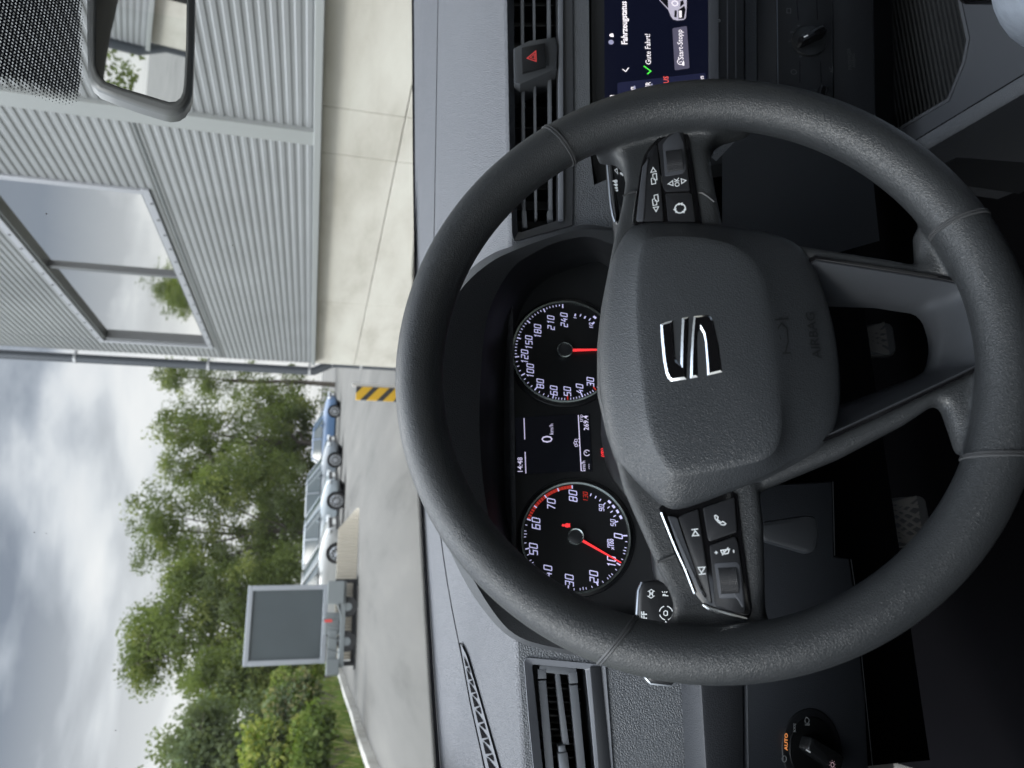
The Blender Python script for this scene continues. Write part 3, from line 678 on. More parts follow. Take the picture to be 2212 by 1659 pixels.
hood = g.build('instrument_hood', mat('hood grained plastic', (0.060, 0.064, 0.070), 0.5, grain=('leather', 480, 0.35, 0.0005)), dash, shade=60)
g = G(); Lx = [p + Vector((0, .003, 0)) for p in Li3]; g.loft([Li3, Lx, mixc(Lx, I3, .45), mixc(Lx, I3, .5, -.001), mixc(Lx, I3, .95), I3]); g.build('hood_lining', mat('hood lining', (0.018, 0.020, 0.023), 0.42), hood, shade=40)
g = G(CL); g.flat([CL.pts([(X, Y) for X, Y, _ in Ii[1:-1]] + [(1470, 1300), (1470, 650)])], -0.0005)
clus = g.build('instrument_cluster', mat('cluster panel', (0.014, 0.0155, 0.018), 0.42), dash, shade=0, label='instrument cluster with two round dials and a display between them')
# seven-segment-like drawn digits, slanted
DG = {'0': [[(0, 0), (1, 0), (1, 2), (0, 2), (0, 0)]], '1': [[(.35, 1.7), (.7, 2), (.7, 0)]], '2': [[(0, 2), (1, 2), (1, 1), (0, 1), (0, 0), (1, 0)]], '3': [[(0, 2), (1, 2), (1, 0), (0, 0)], [(.25, 1), (1, 1)]],
      '4': [[(.45, 2), (0, .75), (1, .75)], [(.8, 1.25), (.8, 0)]], '5': [[(1, 2), (0, 2), (0, 1.05), (1, 1.05), (1, 0), (0, 0)]], '6': [[(1, 2), (0, 2), (0, 0), (1, 0), (1, 1.05), (0, 1.05)]], '7': [[(0, 2), (1, 2), (.45, 0)]],
      '8': [[(0, 0), (1, 0), (1, 2), (0, 2), (0, 0)], [(0, 1.02), (1, 1.02)]], '9': [[(1, 1), (0, 1), (0, 2), (1, 2), (1, 0), (0, 0)]]}
def digits(g, t, c, h, w=None, hh=0.0006, sl=0.22, fr=None):
    u = h / 2; cw = u * 1.02; gap = u * .66; lw = w or h * .135; tot = len(t) * cw + (len(t) - 1) * gap; x0 = c[0] - tot / 2
    for k, ch in enumerate(t):
        for st in DG[ch]:
            cl = st[0] == st[-1]; q = [(x0 + k * (cw + gap) + x_ * cw + (y_ - 1) * u * sl, c[1] + (y_ - 1) * u) for x_, y_ in (st[:-1] if cl else st)]
            g.stroke(rounded(q, lw * .55, 2) if cl else q, lw, hh, cl, fr=fr)
def gauge(name, cD, edges, label):
    """cD: dial centre in the picture, edges: four rim points"""
    c = Vector(CL.px(*cD, 0.002)); rad = sum((Vector(CL.px(*q, 0.002)) - c).length for q in edges) / len(edges)
    g = G(CL); g.disc(c, rad * 1.10, -0.001, 0.003, 64, 0.002); root = g.build(name, mat('dial surround', (0.010, 0.011, 0.013), 0.3), clus, label=label)
    g = G(CL); g.disc(c, rad * .985, 0.0, 0.0034, 64); g.build('dial_face', DIALBLK, root, shade=0)
    g = G(CL); n = 96
    o, i = [[(c.x + r_ * math.cos(2 * math.pi * k / n), c.y + r_ * math.sin(2 * math.pi * k / n)) for k in range(n)] for r_ in (rad * 1.02, rad * .985)]
    g.frame(o, i, 0.002, 0.0062, h1i=0.0058); g.build('dial_ring', mat('dial ring metal', (0.62, 0.70, 0.69), 0.22, metal=1.0), root, shade=40)
    return root, c, rad
def A(c, q, h=.0044): v = Vector(CL.px(*q, h)) - c; return math.atan2(v.y, v.x)
zT, zS = Z(1950, 1600, 2.0733), Z(1950, 1150, 3.3183)
# rev counter
tach, c, rad = gauge('rev_counter', (1243, 1160), [(1243, 1043), (1243, 1277), (1128, 1160), (1360, 1160)], 'rev counter dial with a red zone past 60')
def arc(g, c, r0, r1, a0, a1, h): n = max(2, int(abs(a1 - a0) / .06) + 1); g.stroke([(c.x + (r0 + r1) / 2 * math.cos(a0 + (a1 - a0) * k / n), c.y + (r0 + r1) / 2 * math.sin(a0 + (a1 - a0) * k / n)) for k in range(n + 1)], abs(r1 - r0), h)
def unwrap(a, ref):
    while a > ref: a -= 2 * math.pi
    return a
a0 = A(c, zT(1080, 1055)); a10 = unwrap(A(c, zT(1030, 1303)), a0); a80 = unwrap(A(c, zT(628, 650)), a10)
while a80 > a10 - math.pi: a80 -= 2 * math.pi
def ta(v): return a0 + (a80 - a0) * v / 80
hM = 0.0040
g = G(CL)
for k in range(0, 61):
    big = k % 10 == 0; t = ta(k); r0 = rad * (.885 if big else (.91 if k % 5 == 0 else .925)); d = Vector((math.cos(t), math.sin(t)))
    if k % 2 == 0 or k % 5 == 0: g.stroke([c + d * r0, c + d * rad * .965], 0.0013 if big else 0.0007, hM)
for k in (65, 70, 75, 80): t = ta(k); d = Vector((math.cos(t), math.sin(t))); g.stroke([c + d * rad * .90, c + d * rad * .965], 0.0012, hM + .0002)
NUMT = {'0': (1005, 1058), '10': (950, 1270), '20': (805, 1390), '30': (605, 1420), '40': (430, 1345), '50': (312, 1165), '60': (333, 955), '70': (458, 798), '80': (635, 730)}
for t, q in NUMT.items(): digits(g, t, CL.px(*zT(*q), hM), 0.0076, fr=CL, hh=hM)
pt = CL.px(*zT(922, 1120), hM); g.text('rpm', pt, 0.0052, hM, shear=.2, bold=.02); g.text('x100', CL.px(*zT(955, 1128), hM), 0.0052, hM, shear=.2, bold=.02)
for q in ((932, 780), (966, 818), (998, 858), (1025, 905)): p_ = Vector(CL.px(*zT(*q), hM)); d = (p_ - c).normalized(); tt = Vector((-d.y, d.x)); g.stroke([p_ - tt * .0018, p_ + tt * .0018], 0.0024, hM)
for q in ((780, 722), (820, 742), (857, 765), (892, 795), (925, 825), (950, 860), (975, 895), (992, 942)): p_ = Vector(CL.px(*zT(*q), hM)); d = (p_ - c).normalized(); g.stroke([p_ - d * .0014, p_ + d * .0014], 0.0010, hM)
digits(g, '90', CL.px(*zT(868, 828), hM), 0.0045, fr=CL, hh=hM); digits(g, '50', CL.px(*zT(962, 950), hM), 0.0045, fr=CL, hh=hM)
g.build('dial_markings', LILAC, tach, shade=0)
g = G(CL)
for k in range(60, 80):
    w_ = 0.16 if k < 65 else (0.1 if k < 70 else 0.04); arc(g, c, rad * .905, rad * .965, ta(k + w_), ta(k + 1 - w_), hM)
digits(g, '130', CL.px(*zT(737, 738), hM), 0.0042, fr=CL, hh=hM)
g.build('red_zone', REDDIM, tach, shade=0)
g = G(CL); d = (Vector(CL.px(*zT(1045, 1288), hM)) - c).normalized(); tt = Vector((-d.y, d.x)); g.prism([tuple(c + d * rad * .14 + tt * .0013), tuple(c + d * rad * .14 - tt * .0013), tuple(c + d * rad * .95 - tt * .0005), tuple(c + d * rad * .95 + tt * .0005)], 0.0065, 0.0078); g.build('needle', REDLIT, tach, shade=0)
def capn(c, rad, parent):
    g = G(CL); g.disc(c, rad * .135, 0.003, 0.0095, 32, 0.0012); g.build('needle_hub', mat('needle hub', (0.03, 0.032, 0.036), 0.3), parent)
    g = G(CL); n = 40; o, i = [[(c.x + r_ * math.cos(2 * math.pi * k / n), c.y + r_ * math.sin(2 * math.pi * k / n)) for k in range(n)] for r_ in (rad * .150, rad * .128)]; g.frame(o, i, 0.003, 0.0101, h1i=0.0098); g.build('needle_ring', MATS['dial ring metal'], parent)
capn(c, rad, tach)
g = G(CL); p_ = Vector(CL.px(*zT(582, 972), hM)); g.disc(p_ + Vector((0.0002, .0034)), .0013, hM, hM + .0004, 12); g.flat([[tuple(p_ + Vector(q) * .001) for q in ((-1.2, 2), (1.2, 2), (2.2, -.4), (1.6, -3), (2.6, -3.6), (-2.6, -3.6), (-1.6, -3), (-2.2, -.4))]], hM)
g.build('belt_warning_light', REDLIT, tach, shade=0)
# speedometer
sped, c, rad = gauge('speedometer', (1220, 760), [(1222, 655), (1220, 873), (1112, 765)], 'speedometer dial marked up to 240, its needle pointing down')
NUMS = {'240': (900, 362, 882, 195), '210': (728, 398, 652, 262), '180': (555, 512, 455, 405), '150': (440, 660, 325, 607), '120': (385, 845, 288, 845), '100': (458, 1030, 350, 1085), '80': (588, 1195, 515, 1282), '60': (765, 1285, 748, 1400), '50': (942, 1298, 948, 1415), '40': (1103, 1262, 1143, 1375), '30': (1243, 1175, 1308, 1270)}
g = G(CL); gr = G(CL); ang = {}
for t, (nx, ny, tx, ty) in NUMS.items():
    ang[int(t)] = A(c, zS(tx, ty), hM); digits(g, t, CL.px(*zS(nx, ny), hM), 0.0068, fr=CL, hh=hM)
ks = sorted(ang); prev = None
for k in ks:
    a = ang[k]
    if prev is not None: a = unwrap(a, prev)
    ang[k] = prev = a
d2 = (ang[40] - ang[30]) / 10
for k in (20, 10, 0): ang[k] = ang[k + 10] - d2 * 10
ks = sorted(ang)
for i in range(len(ks) - 1):
    k0, k1 = ks[i], ks[i + 1]; st = 2 if k1 <= 60 else (5 if k1 <= 120 else 5)
    for k in range(k0, k1, st):
        t = ang[k0] + (ang[k1] - ang[k0]) * (k - k0) / (k1 - k0); d = Vector((math.cos(t), math.sin(t))); big = k == k0
        (gr if k in (30, 50) else g).stroke([c + d * rad * (.885 if big else .925), c + d * rad * .965], 0.0013 if big else .0008, hM)
t = ang[240]; d = Vector((math.cos(t), math.sin(t))); g.stroke([c + d * rad * .885, c + d * rad * .965], 0.0013, hM)
for q, w_ in (((1045, 300), .0016), ((1115, 303), .001), ((1172, 330), .0014), ((1235, 358), .001), ((1282, 405), .0016)): p_ = Vector(CL.px(*zS(*q), hM)); d = (p_ - c).normalized(); g.stroke([p_ - d * .0015, p_ + d * .0015], w_, hM)
p_ = Vector(CL.px(*zS(1300, 330), hM)); d = (p_ - c).normalized(); tt = Vector((-d.y, d.x)); g.stroke([p_ - tt * .0018, p_ + tt * .0018], 0.0024, hM)
g.text('1/2', CL.px(*zS(1255, 440), hM), 0.0055, hM, shear=.2, bold=.02); g.text('1', CL.px(*zS(1045, 340), hM), 0.0045, hM, shear=.2, bold=.02)
g.build('dial_markings', LILAC, sped, shade=0); gr.build('red_markings', REDDIM, sped, shade=0)
g = G(CL); d = (Vector(CL.px(*zS(1295, 765), hM)) - c).normalized(); tt = Vector((-d.y, d.x)); g.prism([tuple(c + d * rad * .14 + tt * .0014), tuple(c + d * rad * .14 - tt * .0014), tuple(c + d * rad * .95 - tt * .0005), tuple(c + d * rad * .95 + tt * .0005)], 0.0065, 0.0078); g.build('needle', REDLIT, sped, shade=0)
capn(c, rad, sped)
# centre display
h_ = 0.0010
def C(L_, h=h_): return CL.pts([zT(*q) for q in L_], h)
g = G(CL); g.flat([C([(160, 92), (765, 58), (790, 528), (180, 555)])], h_); disp = g.build('trip_display', mat('display glass', (0.004, 0.005, 0.007), 0.15, emit=((0.008, 0.009, 0.014), 0.3)), clus, shade=0, label='small central display between the two dials')
g = G(CL); hs = h_ + .0004
for L_ in ([(235, 96), (241, 270)], [(244, 372), (250, 548)], [(678, 70), (702, 528)]): g.stroke(C(L_, hs), 0.0010, hs)
g.text('14:48', CL.px(*zT(205, 480), hs), 0.0075, hs, bold=.01); g.text('0', CL.px(*zT(428, 268), hs), 0.0165, hs, bold=0.0); g.text('km/h', CL.px(*zT(460, 186), hs), 0.0058, hs)
g.text('trip', CL.px(*zT(702, 97), hs), 0.0055, hs); g.text('269.4', CL.px(*zT(743, 135), hs), 0.0072, hs, bold=.01); g.text('km/h', CL.px(*zT(722, 487), hs), 0.0055, hs); g.text('---', CL.px(*zT(762, 492), hs), 0.0055, hs)
g.ring(CL.px(*zT(748, 380), hs), .0026, .0033, hs, 20, -60, 240); g.stroke(C([(748, 380), (735, 368)], hs), .0007, hs)
cc = Vector(CL.px(*zT(660, 298), hs))
for k in (-1, 0, 1): q = cc + Vector((k * .0026 + .0, 0.0 if k else .0009)); g.stroke([tuple(q + Vector(v)) for v in ((-.0012, -.0012), (-.0012, .0006), (-.0006, .0014), (.0006, .0014), (.0012, .0006), (.0012, -.0012))], .0005, hs, True)
for k in (0, 1, 2): g.stroke([tuple(cc + Vector((-.0036 + .0036 * k, -.0030))), tuple(cc + Vector((-.0022 + .0036 * k, -.0030)))], .0006, hs)
g.build('display_text', mat('display text', (0.6, 0.58, 0.7), 0.5, emit=((0.62, 0.58, 0.82), 0.8)), disp, shade=0)
g = G(CL); cc = CL.px(*zT(888, 376), hs)
g.ring(cc, .0024, .0031, hs, 24); g.ring(cc, .0040, .0047, hs, 10, 135, 225); g.ring(cc, .0040, .0047, hs, 10, -45, 45); g.text('P', cc, 0.0044, hs, bold=.03)
g.build('parking_brake_light', REDLIT, clus, shade=0, label='lit red parking brake warning light')

# --- touchscreen module
SF = R(13)
SCR = Frame(at_y(1420, 60, 0.672), (1, 0, 0), (0, -math.cos(SF), math.sin(SF)))
g = G(SCR); g.prism(SCR.pts([(1274, -400), (1608, -400), (1608, 345), (1290, 400), (1278, 345)], 0.0), -0.03, -0.0005, 0.002); stk = g.build('screen_housing', DARK, dash, shade=40)
g = G(SCR); g.prism(SCR.pts([(1304, -400), (1527, -400), (1530, 210), (1533, 330), (1312, 345), (1306, 200)], 0.001), -0.0005, 0.001); scr = g.build('touchscreen', SCREENBG, dash, shade=0, label='lit navy touchscreen half hidden behind the wheel rim')
zC = Z(2350, 0, 3.95)
hT = 0.0015
def S(L_, h=hT): return SCR.pts([zC(*q) for q in L_], h)
g = G(SCR); g.flat([rounded(S([(320, 1300), (345, 1282), (1690, 1130), (1715, 1800), (330, 2000)]), .002)], hT - .0002); g.build('screen_tile', SCREENPN, scr, shade=0)
g = G(SCR); g.flat([rounded(S([(1175, 440), (1400, 403), (1442, 1060), (1212, 1095)]), .002)], hT); g.build('screen_button', SCREENBT, scr, shade=0)
g = G(SCR)
def stext(t, q, size, bold=.01): g.text(t, SCR.px(*zC(*q), hT + .0003), size, hT + .0003, px_angle(SCR, zC(430, 670), zC(415, 40), hT), bold=bold)
for wd_, q_, sz_, bo_ in (('Fahrzeugstatus', (428, 352), 0.0103, .022), ('Gute Fahrt!', (798, 762), 0.0092, .004), ('Start-Stopp', (1300, 692), 0.0092, .004)):
    stext(wd_, q_, sz_, bo_); g.build('screen_word', SCREENTX, scr, shade=0); g = G(SCR)
stext('en', (548, 1392), 0.0080); stext('ER', (802, 1328), 0.0085); stext('en', (1632, 1222), 0.0080); stext('3', (252, 1498), 0.009)
g.stroke(S([(400, 1075), (450, 1112), (495, 1052)], hT + .0003), .0011, hT + .0003)
g.ring(SCR.px(*zC(1302, 962), hT + .0003), .0032, .0041, hT + .0003, 20, 20, 300); g.stroke(S([(1345, 965), (1345, 1020)], hT + .0003), .0022, hT + .0003); g.stroke(S([(1280, 968), (1325, 955)], hT + .0003), .0009, hT + .0003)
g.disc(SCR.px(*zC(222, 550), hT), .0020, hT, hT + .0003, 14); g.stroke(S([(240, 520), (250, 575)], hT + .0003), .002, hT + .0003)
g.build('screen_text', SCREENTX, scr, shade=0)
g = G(SCR); g.disc(SCR.px(*zC(222, 657), hT), .0031, hT, hT + .0003, 20); g.stroke(S([(585, 1335), (600, 1420)], hT + .0003), .0016, hT + .0003); g.stroke(S([(855, 1300), (862, 1360)], hT + .0003), .0016, hT + .0003); g.build('screen_symbol', mat('lit screen grey', (.3, .3, .4), .4, emit=((0.25, .25, .38), .8)), scr, shade=0)
g = G(SCR); g.stroke(S([(730, 1025), (840, 1105), (785, 1152)], hT + .0003), .0013, hT + .0003); g.build('green_tick', SCREENGR, scr, shade=0)
g = G(SCR); stext('AUS', (1082, 1272), 0.0085, .01); g.build('red_word', mat('lit screen red', (.8, .1, .1), .4, emit=((.85, .10, .07), .85)), scr, shade=0)
# car picture on the screen
g = G(SCR); hp = hT + .0003
g.flat([S([(970, 0), (1110, 150), (1150, 250), (1185, 300), (1250, 318), (1350, 308), (1385, 280), (1398, 100), (1395, -300), (1000, -300)], hp)], hp); g.build('screen_car', mat('lit screen car', (.4, .4, .45), .4, emit=((.42, .38, .48), .8)), scr, shade=0)
g = G(SCR); hp += .0002
for L_ in ([(985, 0), (1110, 130), (1105, 0), (1100, -250), (1000, -250)], [(1210, 160), (1245, 165), (1240, 270), (1205, 265)], [(1270, 150), (1285, 145), (1360, 90), (1380, 150), (1355, 290), (1270, 295)], [(1300, 20), (1340, 0), (1355, 60), (1295, 110)]): g.flat([S(L_, hp)], hp)
g.build('screen_car_dark', mat('lit screen dark', (.01, .01, .015), .3), scr, shade=0)
g = G(SCR); hp += .0002; g.flat([S([(1280, 165), (1320, 165), (1320, 270), (1282, 275)], hp)], hp); g.ring(SCR.px(*zC(1215, 50), hp), .003, .004, hp, 20); g.build('screen_car_plate', SCREENTX, scr, shade=0)
g = G(SCR); g.prism(SCR.pts([(1529, -400), (1552, -400), (1553, 330), (1532, 330)], .002), -0.002, 0.002, .0006); g.build('screen_trim', SATIND, stk)
g = G(SCR); g.stroke(SCR.pts([(1570, -400), (1572, 330)], .0003), .0014, .0003); g.stroke(SCR.pts([(1588, -400), (1590, 330)], .0003), .0010, .0003); g.build('card_slot', SATIND, stk, shade=0)
g = G(SCR); g.ring(SCR.px(*zC(1895, 320), .0006), .0014, .0022, .0006, 12); g.stroke(S([(1875, 330), (1915, 300)], .0006), .0008, .0006); g.build('card_symbol', GREYINK, stk, shade=0)

# --- climate panel and lower stack
SKT = R(16)
STK = Frame(at_y(1740, 60, 0.655), (1, 0, 0), (0, -math.cos(SKT), math.sin(SKT)))
g = G(STK); g.prism(STK.pts([(1608, -400), (1634, -400), (1636, 315), (1610, 330)], .004), -.03, .004, .002); g.build('stack_ledge', DASHPAD, dash)
g = G(STK); g.prism(STK.pts([(1634, -400), (1800, -400), (1800, 330), (1650, 330), (1636, 315)], -.002), -.04, -.002, .002); g.build('stack_surround', DASHDARK, dash)
g = G(STK); g.prism(STK.pts([(1672, -400), (1792, -400), (1800, 300), (1680, 325)], .0), -.01, .0, .0015); clim = g.build('climate_panel', mat('climate panel plastic', (.012, .013, .015), .35), dash, label='dark climate panel with round fan and temperature knobs')
g = G(STK); g.stroke(STK.pts([(1674, -400), (1682, 320)], .0006), .0010, .0006); g.build('chrome_line', SATIN, clim, shade=0)
for (X, Y), a_ in (((1748, 88), -1.1), ((1764, 226), -.4)):
    c = Vector(STK.px(X, Y, .002)); g = G(STK); g.disc(c, .0215, 0, .003, 40, .001); kn = g.build('climate_knob', mat('knob plastic', (.010, .011, .012), .28), clim)
    g = G(STK); d = Vector((math.cos(a_), math.sin(a_))); n_ = Vector((-d.y, d.x)); g.prism(rounded([tuple(c - d * .018 + n_ * .0045), tuple(c + d * .018 + n_ * .0055), tuple(c + d * .018 - n_ * .0055), tuple(c - d * .018 - n_ * .0045)], .003), .002, .016, .0015); g.build('knob_grip', GLOSS, kn)
    g = G(STK); g.stroke([tuple(c - d * .008), tuple(c - d * .014)], .0016, .0163); g.build('knob_mark', ICON, kn, shade=0)
g = G(STK); z4 = Z(2800, 0, 1.6592)
for t, q in (('4', (572, 168)), ('3', (528, 210)), ('2', (518, 270)), ('0', (585, 368))): g.text(t, STK.px(*z4(*q), .0034), .0050, .0034)
g.text('AC', STK.px(*z4(787, 455), .0006), .0065, .0006); g.ring(STK.px(*z4(540, 470), .0006), .0030, .0037, .0006, 14); g.stroke(STK.pts([z4(495, 55), z4(520, 55), z4(520, 85), z4(495, 85)], .0006), .0007, .0006, True)
g.build('panel_lettering', mat('faint grey ink', (.10, .105, .11), .5), clim, shade=0)
g = G(STK); g.stroke(STK.pts([z4(560, 0), z4(570, 130)], .0004), .0006, .0004); g.stroke(STK.pts([z4(580, 400), z4(580, 540)], .0004), .0006, .0004); g.stroke(STK.pts([z4(690, 0), z4(695, 130)], .0004), .0006, .0004); g.stroke(STK.pts([z4(715, 400), z4(720, 540)], .0004), .0006, .0004); g.build('button_gap', HOLE, clim, shade=0)
g = G(STK); g.prism(STK.pts([(1794, -400), (1880, -400), (1890, 300), (1802, 300)], -.004), -.06, -.004, .002); pl = g.build('airbag_notice_panel', DARK, dash)
g = G(STK); a_ = px_angle(STK, z4(915, 470), z4(905, 310), 0); g.text('PASSENGER', STK.px(*z4(905, 385), -.0036), .0060, -.0036, a_); g.text('AIRBAG', STK.px(*z4(932, 395), -.0036), .0060, -.0036, a_); g.build('notice_lettering', mat('very faint ink', (.055, .058, .06), .5), pl, shade=0)

# --- stalks, lower panels, light switch
KN = Frame(at_y(1700, 1500, 0.64), (1, 0, 0), (0, -math.cos(R(8)), -math.sin(R(8))))
PAN = mat('lower panel plastic', (0.030, 0.034, 0.041), 0.46, grain=('leather', 500, 0.2, 0.0003))
g = G(KN); g.prism(KN.pts([(1505, 1330), (1540, 1900), (1612, 1900), (1605, 1330), (1600, 1050), (1500, 1050)], .0), -.03, .0, .003); g.build('knee_upper_panel', DASHDARK, dash)
g = G(KN); g.prism(KN.pts([(1611, 1050), (1614, 1330), (1620, 1900), (1890, 1900), (1870, 1500), (1858, 1400), (1847, 1280), (1836, 1206), (1803, 1202), (1799, 1040)], .002), -.03, .002, .003); kp = g.build('knee_panel', PAN, dash)
g = G(KN); g.stroke(KN.pts([(1838, 1208), (1849, 1280), (1861, 1414), (1883, 1637), (1900, 1800)], .0026), .0012, .0026); g.stroke(KN.pts([(1799, 1040), (1803, 1200)], .0026), .0012, .0026); g.stroke(KN.pts([(1613, 1330), (1619, 1700)], .0026), .0010, .0026); g.build('panel_edge', mat('lighter panel edge', (.05, .055, .06), .4), kp, shade=0)  # edge lines drawn in a lighter grey than the panel
c = Vector(KN.px(1757, 1620, .004)); R1 = (Vector(KN.px(1757, 1548, .004)) - c).length
g = G(KN); g.disc(c, R1 * 1.26, .0, .004, 48, .003); lsw = g.build('light_switch', DARK, dash, label='round headlight switch with an amber AUTO mark at the dash edge')
g = G(KN); g.disc(c, R1, .002, .0052, 48, .001); g.build('switch_dial', mat('switch dial', (.006, .0065, .007), .3), lsw)
zW = Z(3000, 2700, 4.424)
def wq(*q): return KN.px(*zW(*q), .0056)
g = G(KN); q1, q2 = Vector(wq(560, 1110)), Vector(wq(1000, 1400)); d = (q2 - q1).normalized(); n_ = Vector((-d.y, d.x)); g.prism(rounded([tuple(c - d * R1 * .62 + n_ * R1 * .23), tuple(c + d * R1 * .85 + n_ * R1 * .3), tuple(c + d * R1 * .85 - n_ * R1 * .3), tuple(c - d * R1 * .62 - n_ * R1 * .23)], .004), .004, .017, .003); g.build('switch_grip', mat('grip plastic', (.012, .013, .014), .25), lsw)
g = G(KN); g.stroke([KN.px(*zW(765, 1115), .0174), KN.px(*zW(845, 1162), .0174)], .0013, .0174); g.build('switch_mark', ICON, lsw, shade=0)
g = G(KN); g.text('AUTO', wq(425, 975), .0050, .0056, px_angle(KN, zW(430, 1060), zW(432, 890), .0056), bold=.03); g.build('auto_word', AMBER, lsw, shade=0)
g = G(KN); g.ring(wq(388, 1275), .0020, .0029, .0056, 20); g.ring(wq(785, 605), .0021, .0028, .0056, 20)
for k in range(5): g.stroke([wq(755 + k * 18, 655), wq(755 + k * 18, 692)], .0006, .0056)
for y_ in (708, 763): g.ring(wq(570, y_), .0008, .0013, .0056, 12)
for k in (-1, 0, 1): g.stroke([wq(570 + 14 * k, 690), wq(572 + 25 * k, 660)], .0005, .0056); g.stroke([wq(568 + 14 * k, 782), wq(568 + 25 * k, 812)], .0005, .0056)
g.build('switch_symbols', GREYINK, lsw, shade=0)
g = G(KN); hb = .0174; cc = Vector(KN.px(*zW(1230, 1378), hb)); g.ring(cc, .0016, .0022, hb, 16)
for k in range(8): t = k * math.pi / 4; g.stroke([tuple(cc + Vector((math.cos(t), math.sin(t))) * .0030), tuple(cc + Vector((math.cos(t), math.sin(t))) * .0037)], .0005, hb)
g.build('dimmer_symbol', mat('pink symbol', (.5, .35, .4), .5, emit=((.6, .4, .45), .35)), lsw, shade=0)

def stalk(frame, outline, edge, name, label, base):
    g = G(frame); g.prism(frame.pts(outline, .0), -.014, .0, .004, bn=3)
    root = thing(name, frame.p(*frame.pts([outline[0]])[0]), label, 'control stalk')
    g.build('paddle', mat('stalk plastic', (.017, .018, .020), .40), root, shade=40)
    g = G(frame); q = frame.pts(edge, -.002); g.tube([frame.p(a, b, -.003) for a, b in q], .0014, 6); g.build('chrome_edge', SATIN, root)
    g = G(); g.tube([frame.p(*frame.pts([base])[0], -.010), Vector((WC.x, .56, .93))], [.011, .012], 12); g.build('arm', DARK, root)
    return root
SR = Frame(at_y(1345, 400, 0.56), (1, 0, 0), (0, -math.cos(R(16)), math.sin(R(16))))
sr = stalk(SR, smooth([zQ(165, 395), zQ(240, 385), zQ(330, 400), zQ(430, 455), zQ(510, 560), zQ(560, 700), zQ(520, 900), zQ(440, 1250), zQ(380, 1600), zQ(320, 1600), zQ(270, 1400), zQ(225, 1150), zQ(190, 800)], 1), [zQ(178, 405), zQ(175, 560), zQ(205, 900), zQ(235, 1250), zQ(268, 1440), zQ(305, 1545)], 'wiper_stalk', 'black wiper stalk with water-drop symbols right of the wheel hub', zQ(450, 1300))
g = G(SR)
for q, s_ in (((310, 885), 1.0), ((318, 942), .82), ((325, 992), .66), ((333, 1034), .55)):
    p_ = Vector(SR.px(*zQ(*q), .0006)); g.disc(p_, .0017 * s_, .0, .0006, 14); g.flat([[tuple(p_ + Vector(v) * s_ * .001) for v in ((-1.6, .6), (1.6, .6), (.2, 3.6))]], .0006)
def si(L_, cl=False, w=.0007): g.stroke(SR.pts([zQ(*q) for q in L_], .0006), w, .0006, cl)
si([(285, 482), (335, 478), (348, 565), (298, 572)], True); si([(368, 528), (425, 522), (440, 625), (380, 636)], True); si([(300, 555), (365, 518)]); si([(388, 612), (458, 570)]); si([(262, 500), (258, 530), (270, 560)]); si([(290, 705), (330, 680), (345, 770)], True)
g.flat([SR.pts([zQ(385, 735), zQ(445, 765), zQ(430, 805), zQ(372, 762)], .0006)], .0006)
g.build('stalk_symbols', ICON, sr, shade=0)
SL = Frame(at_y(1420, 1305, 0.56), (1, 0, 0), (0, -math.cos(R(16)), math.sin(R(16))))
zK = Z(2450, 2250, 5.53)
sl = stalk(SL, smooth([zK(330, 700), zK(350, 420), zK(440, 240), zK(640, 195), zK(940, 195), zK(1110, 195), zK(1200, 500), (1466, 1340), (1466, 1400), (1462, 1474), (1452, 1482), (1406, 1478), (1396, 1466), (1384, 1400), zK(330, 1000)], 1), [zK(440, 240), zK(365, 420), zK(345, 700), zK(330, 950), zK(330, 1200), (1387, 1400), (1394, 1462), (1406, 1476), (1452, 1481)], 'indicator_stalk', 'black indicator stalk with two arrows and OFF mark left of the wheel hub', zK(1050, 300))
g = G(SL)
def si2(L_, cl=False, w=.0007): g.stroke(SL.pts([zK(*q) for q in L_], .0006), w, .0006, cl)
si2([(632, 395), (700, 432), (665, 434), (665, 470), (600, 470), (600, 434), (560, 436)], True); si2([(628, 580), (700, 535), (660, 535), (658, 495), (600, 495), (600, 535), (555, 540)], True)
si2([(890, 500), (890, 525), (1005, 532)]); si2([(890, 500), (935, 500), (940, 528)]); si2([(868, 435), (890, 465)]); si2([(925, 432), (925, 465)]); si2([(980, 435), (955, 465)])
cc = SL.px(*zK(955, 905), .0006)
for a_ in (45, 135, 225, 315): g.ring(cc, .0048, .0056, .0006, 8, a_ - 32, a_ + 32)
si2([(905, 940), (905, 880), (940, 855), (985, 870), (985, 950), (940, 962)], True)
g.text('OFF', SL.px(*zK(485, 1030), .0006), .0062, .0006, px_angle(SL, zK(485, 1090), zK(480, 960), .0006), bold=.03); g.disc(SL.px(*zK(428, 1052), .0006), .0008, 0, .0006, 10)
si2([(460, 1205), (515, 1210), (512, 1180)]); si2([(1000, 1130), (945, 1090), (948, 1165)])
g.build('stalk_symbols', ICON, sl, shade=0)

# --- steering column shroud, adjuster lever
g = G(); cpath = [WC + WH.n * -.05, Vector((WC.x, .50, .93)), Vector((WC.x, .60, .885)), Vector((WC.x, .70, .84))]
g.tube(cpath, [.050, .062, .068, .070], 24, sq=1.0); col_o = thing('steering_column', (WC.x, .60, .80), 'dark plastic steering column shroud with its adjuster lever', 'steering column')
g.build('shroud', DARK, col_o, shade=50)
LV = Frame(at_y(1710, 1150, 0.50), (1, 0, 0), (0, -.9, .3))
g = G(LV); g.prism(rounded(LV.pts([(1640, 1150), (1650, 1168), (1748, 1197), (1765, 1188), (1772, 1150), (1766, 1118), (1750, 1112), (1640, 1128)]), .003), -.010, 0, .003); g.build('adjuster_lever', mat('lever plastic', (.016, .018, .021), .4), col_o)

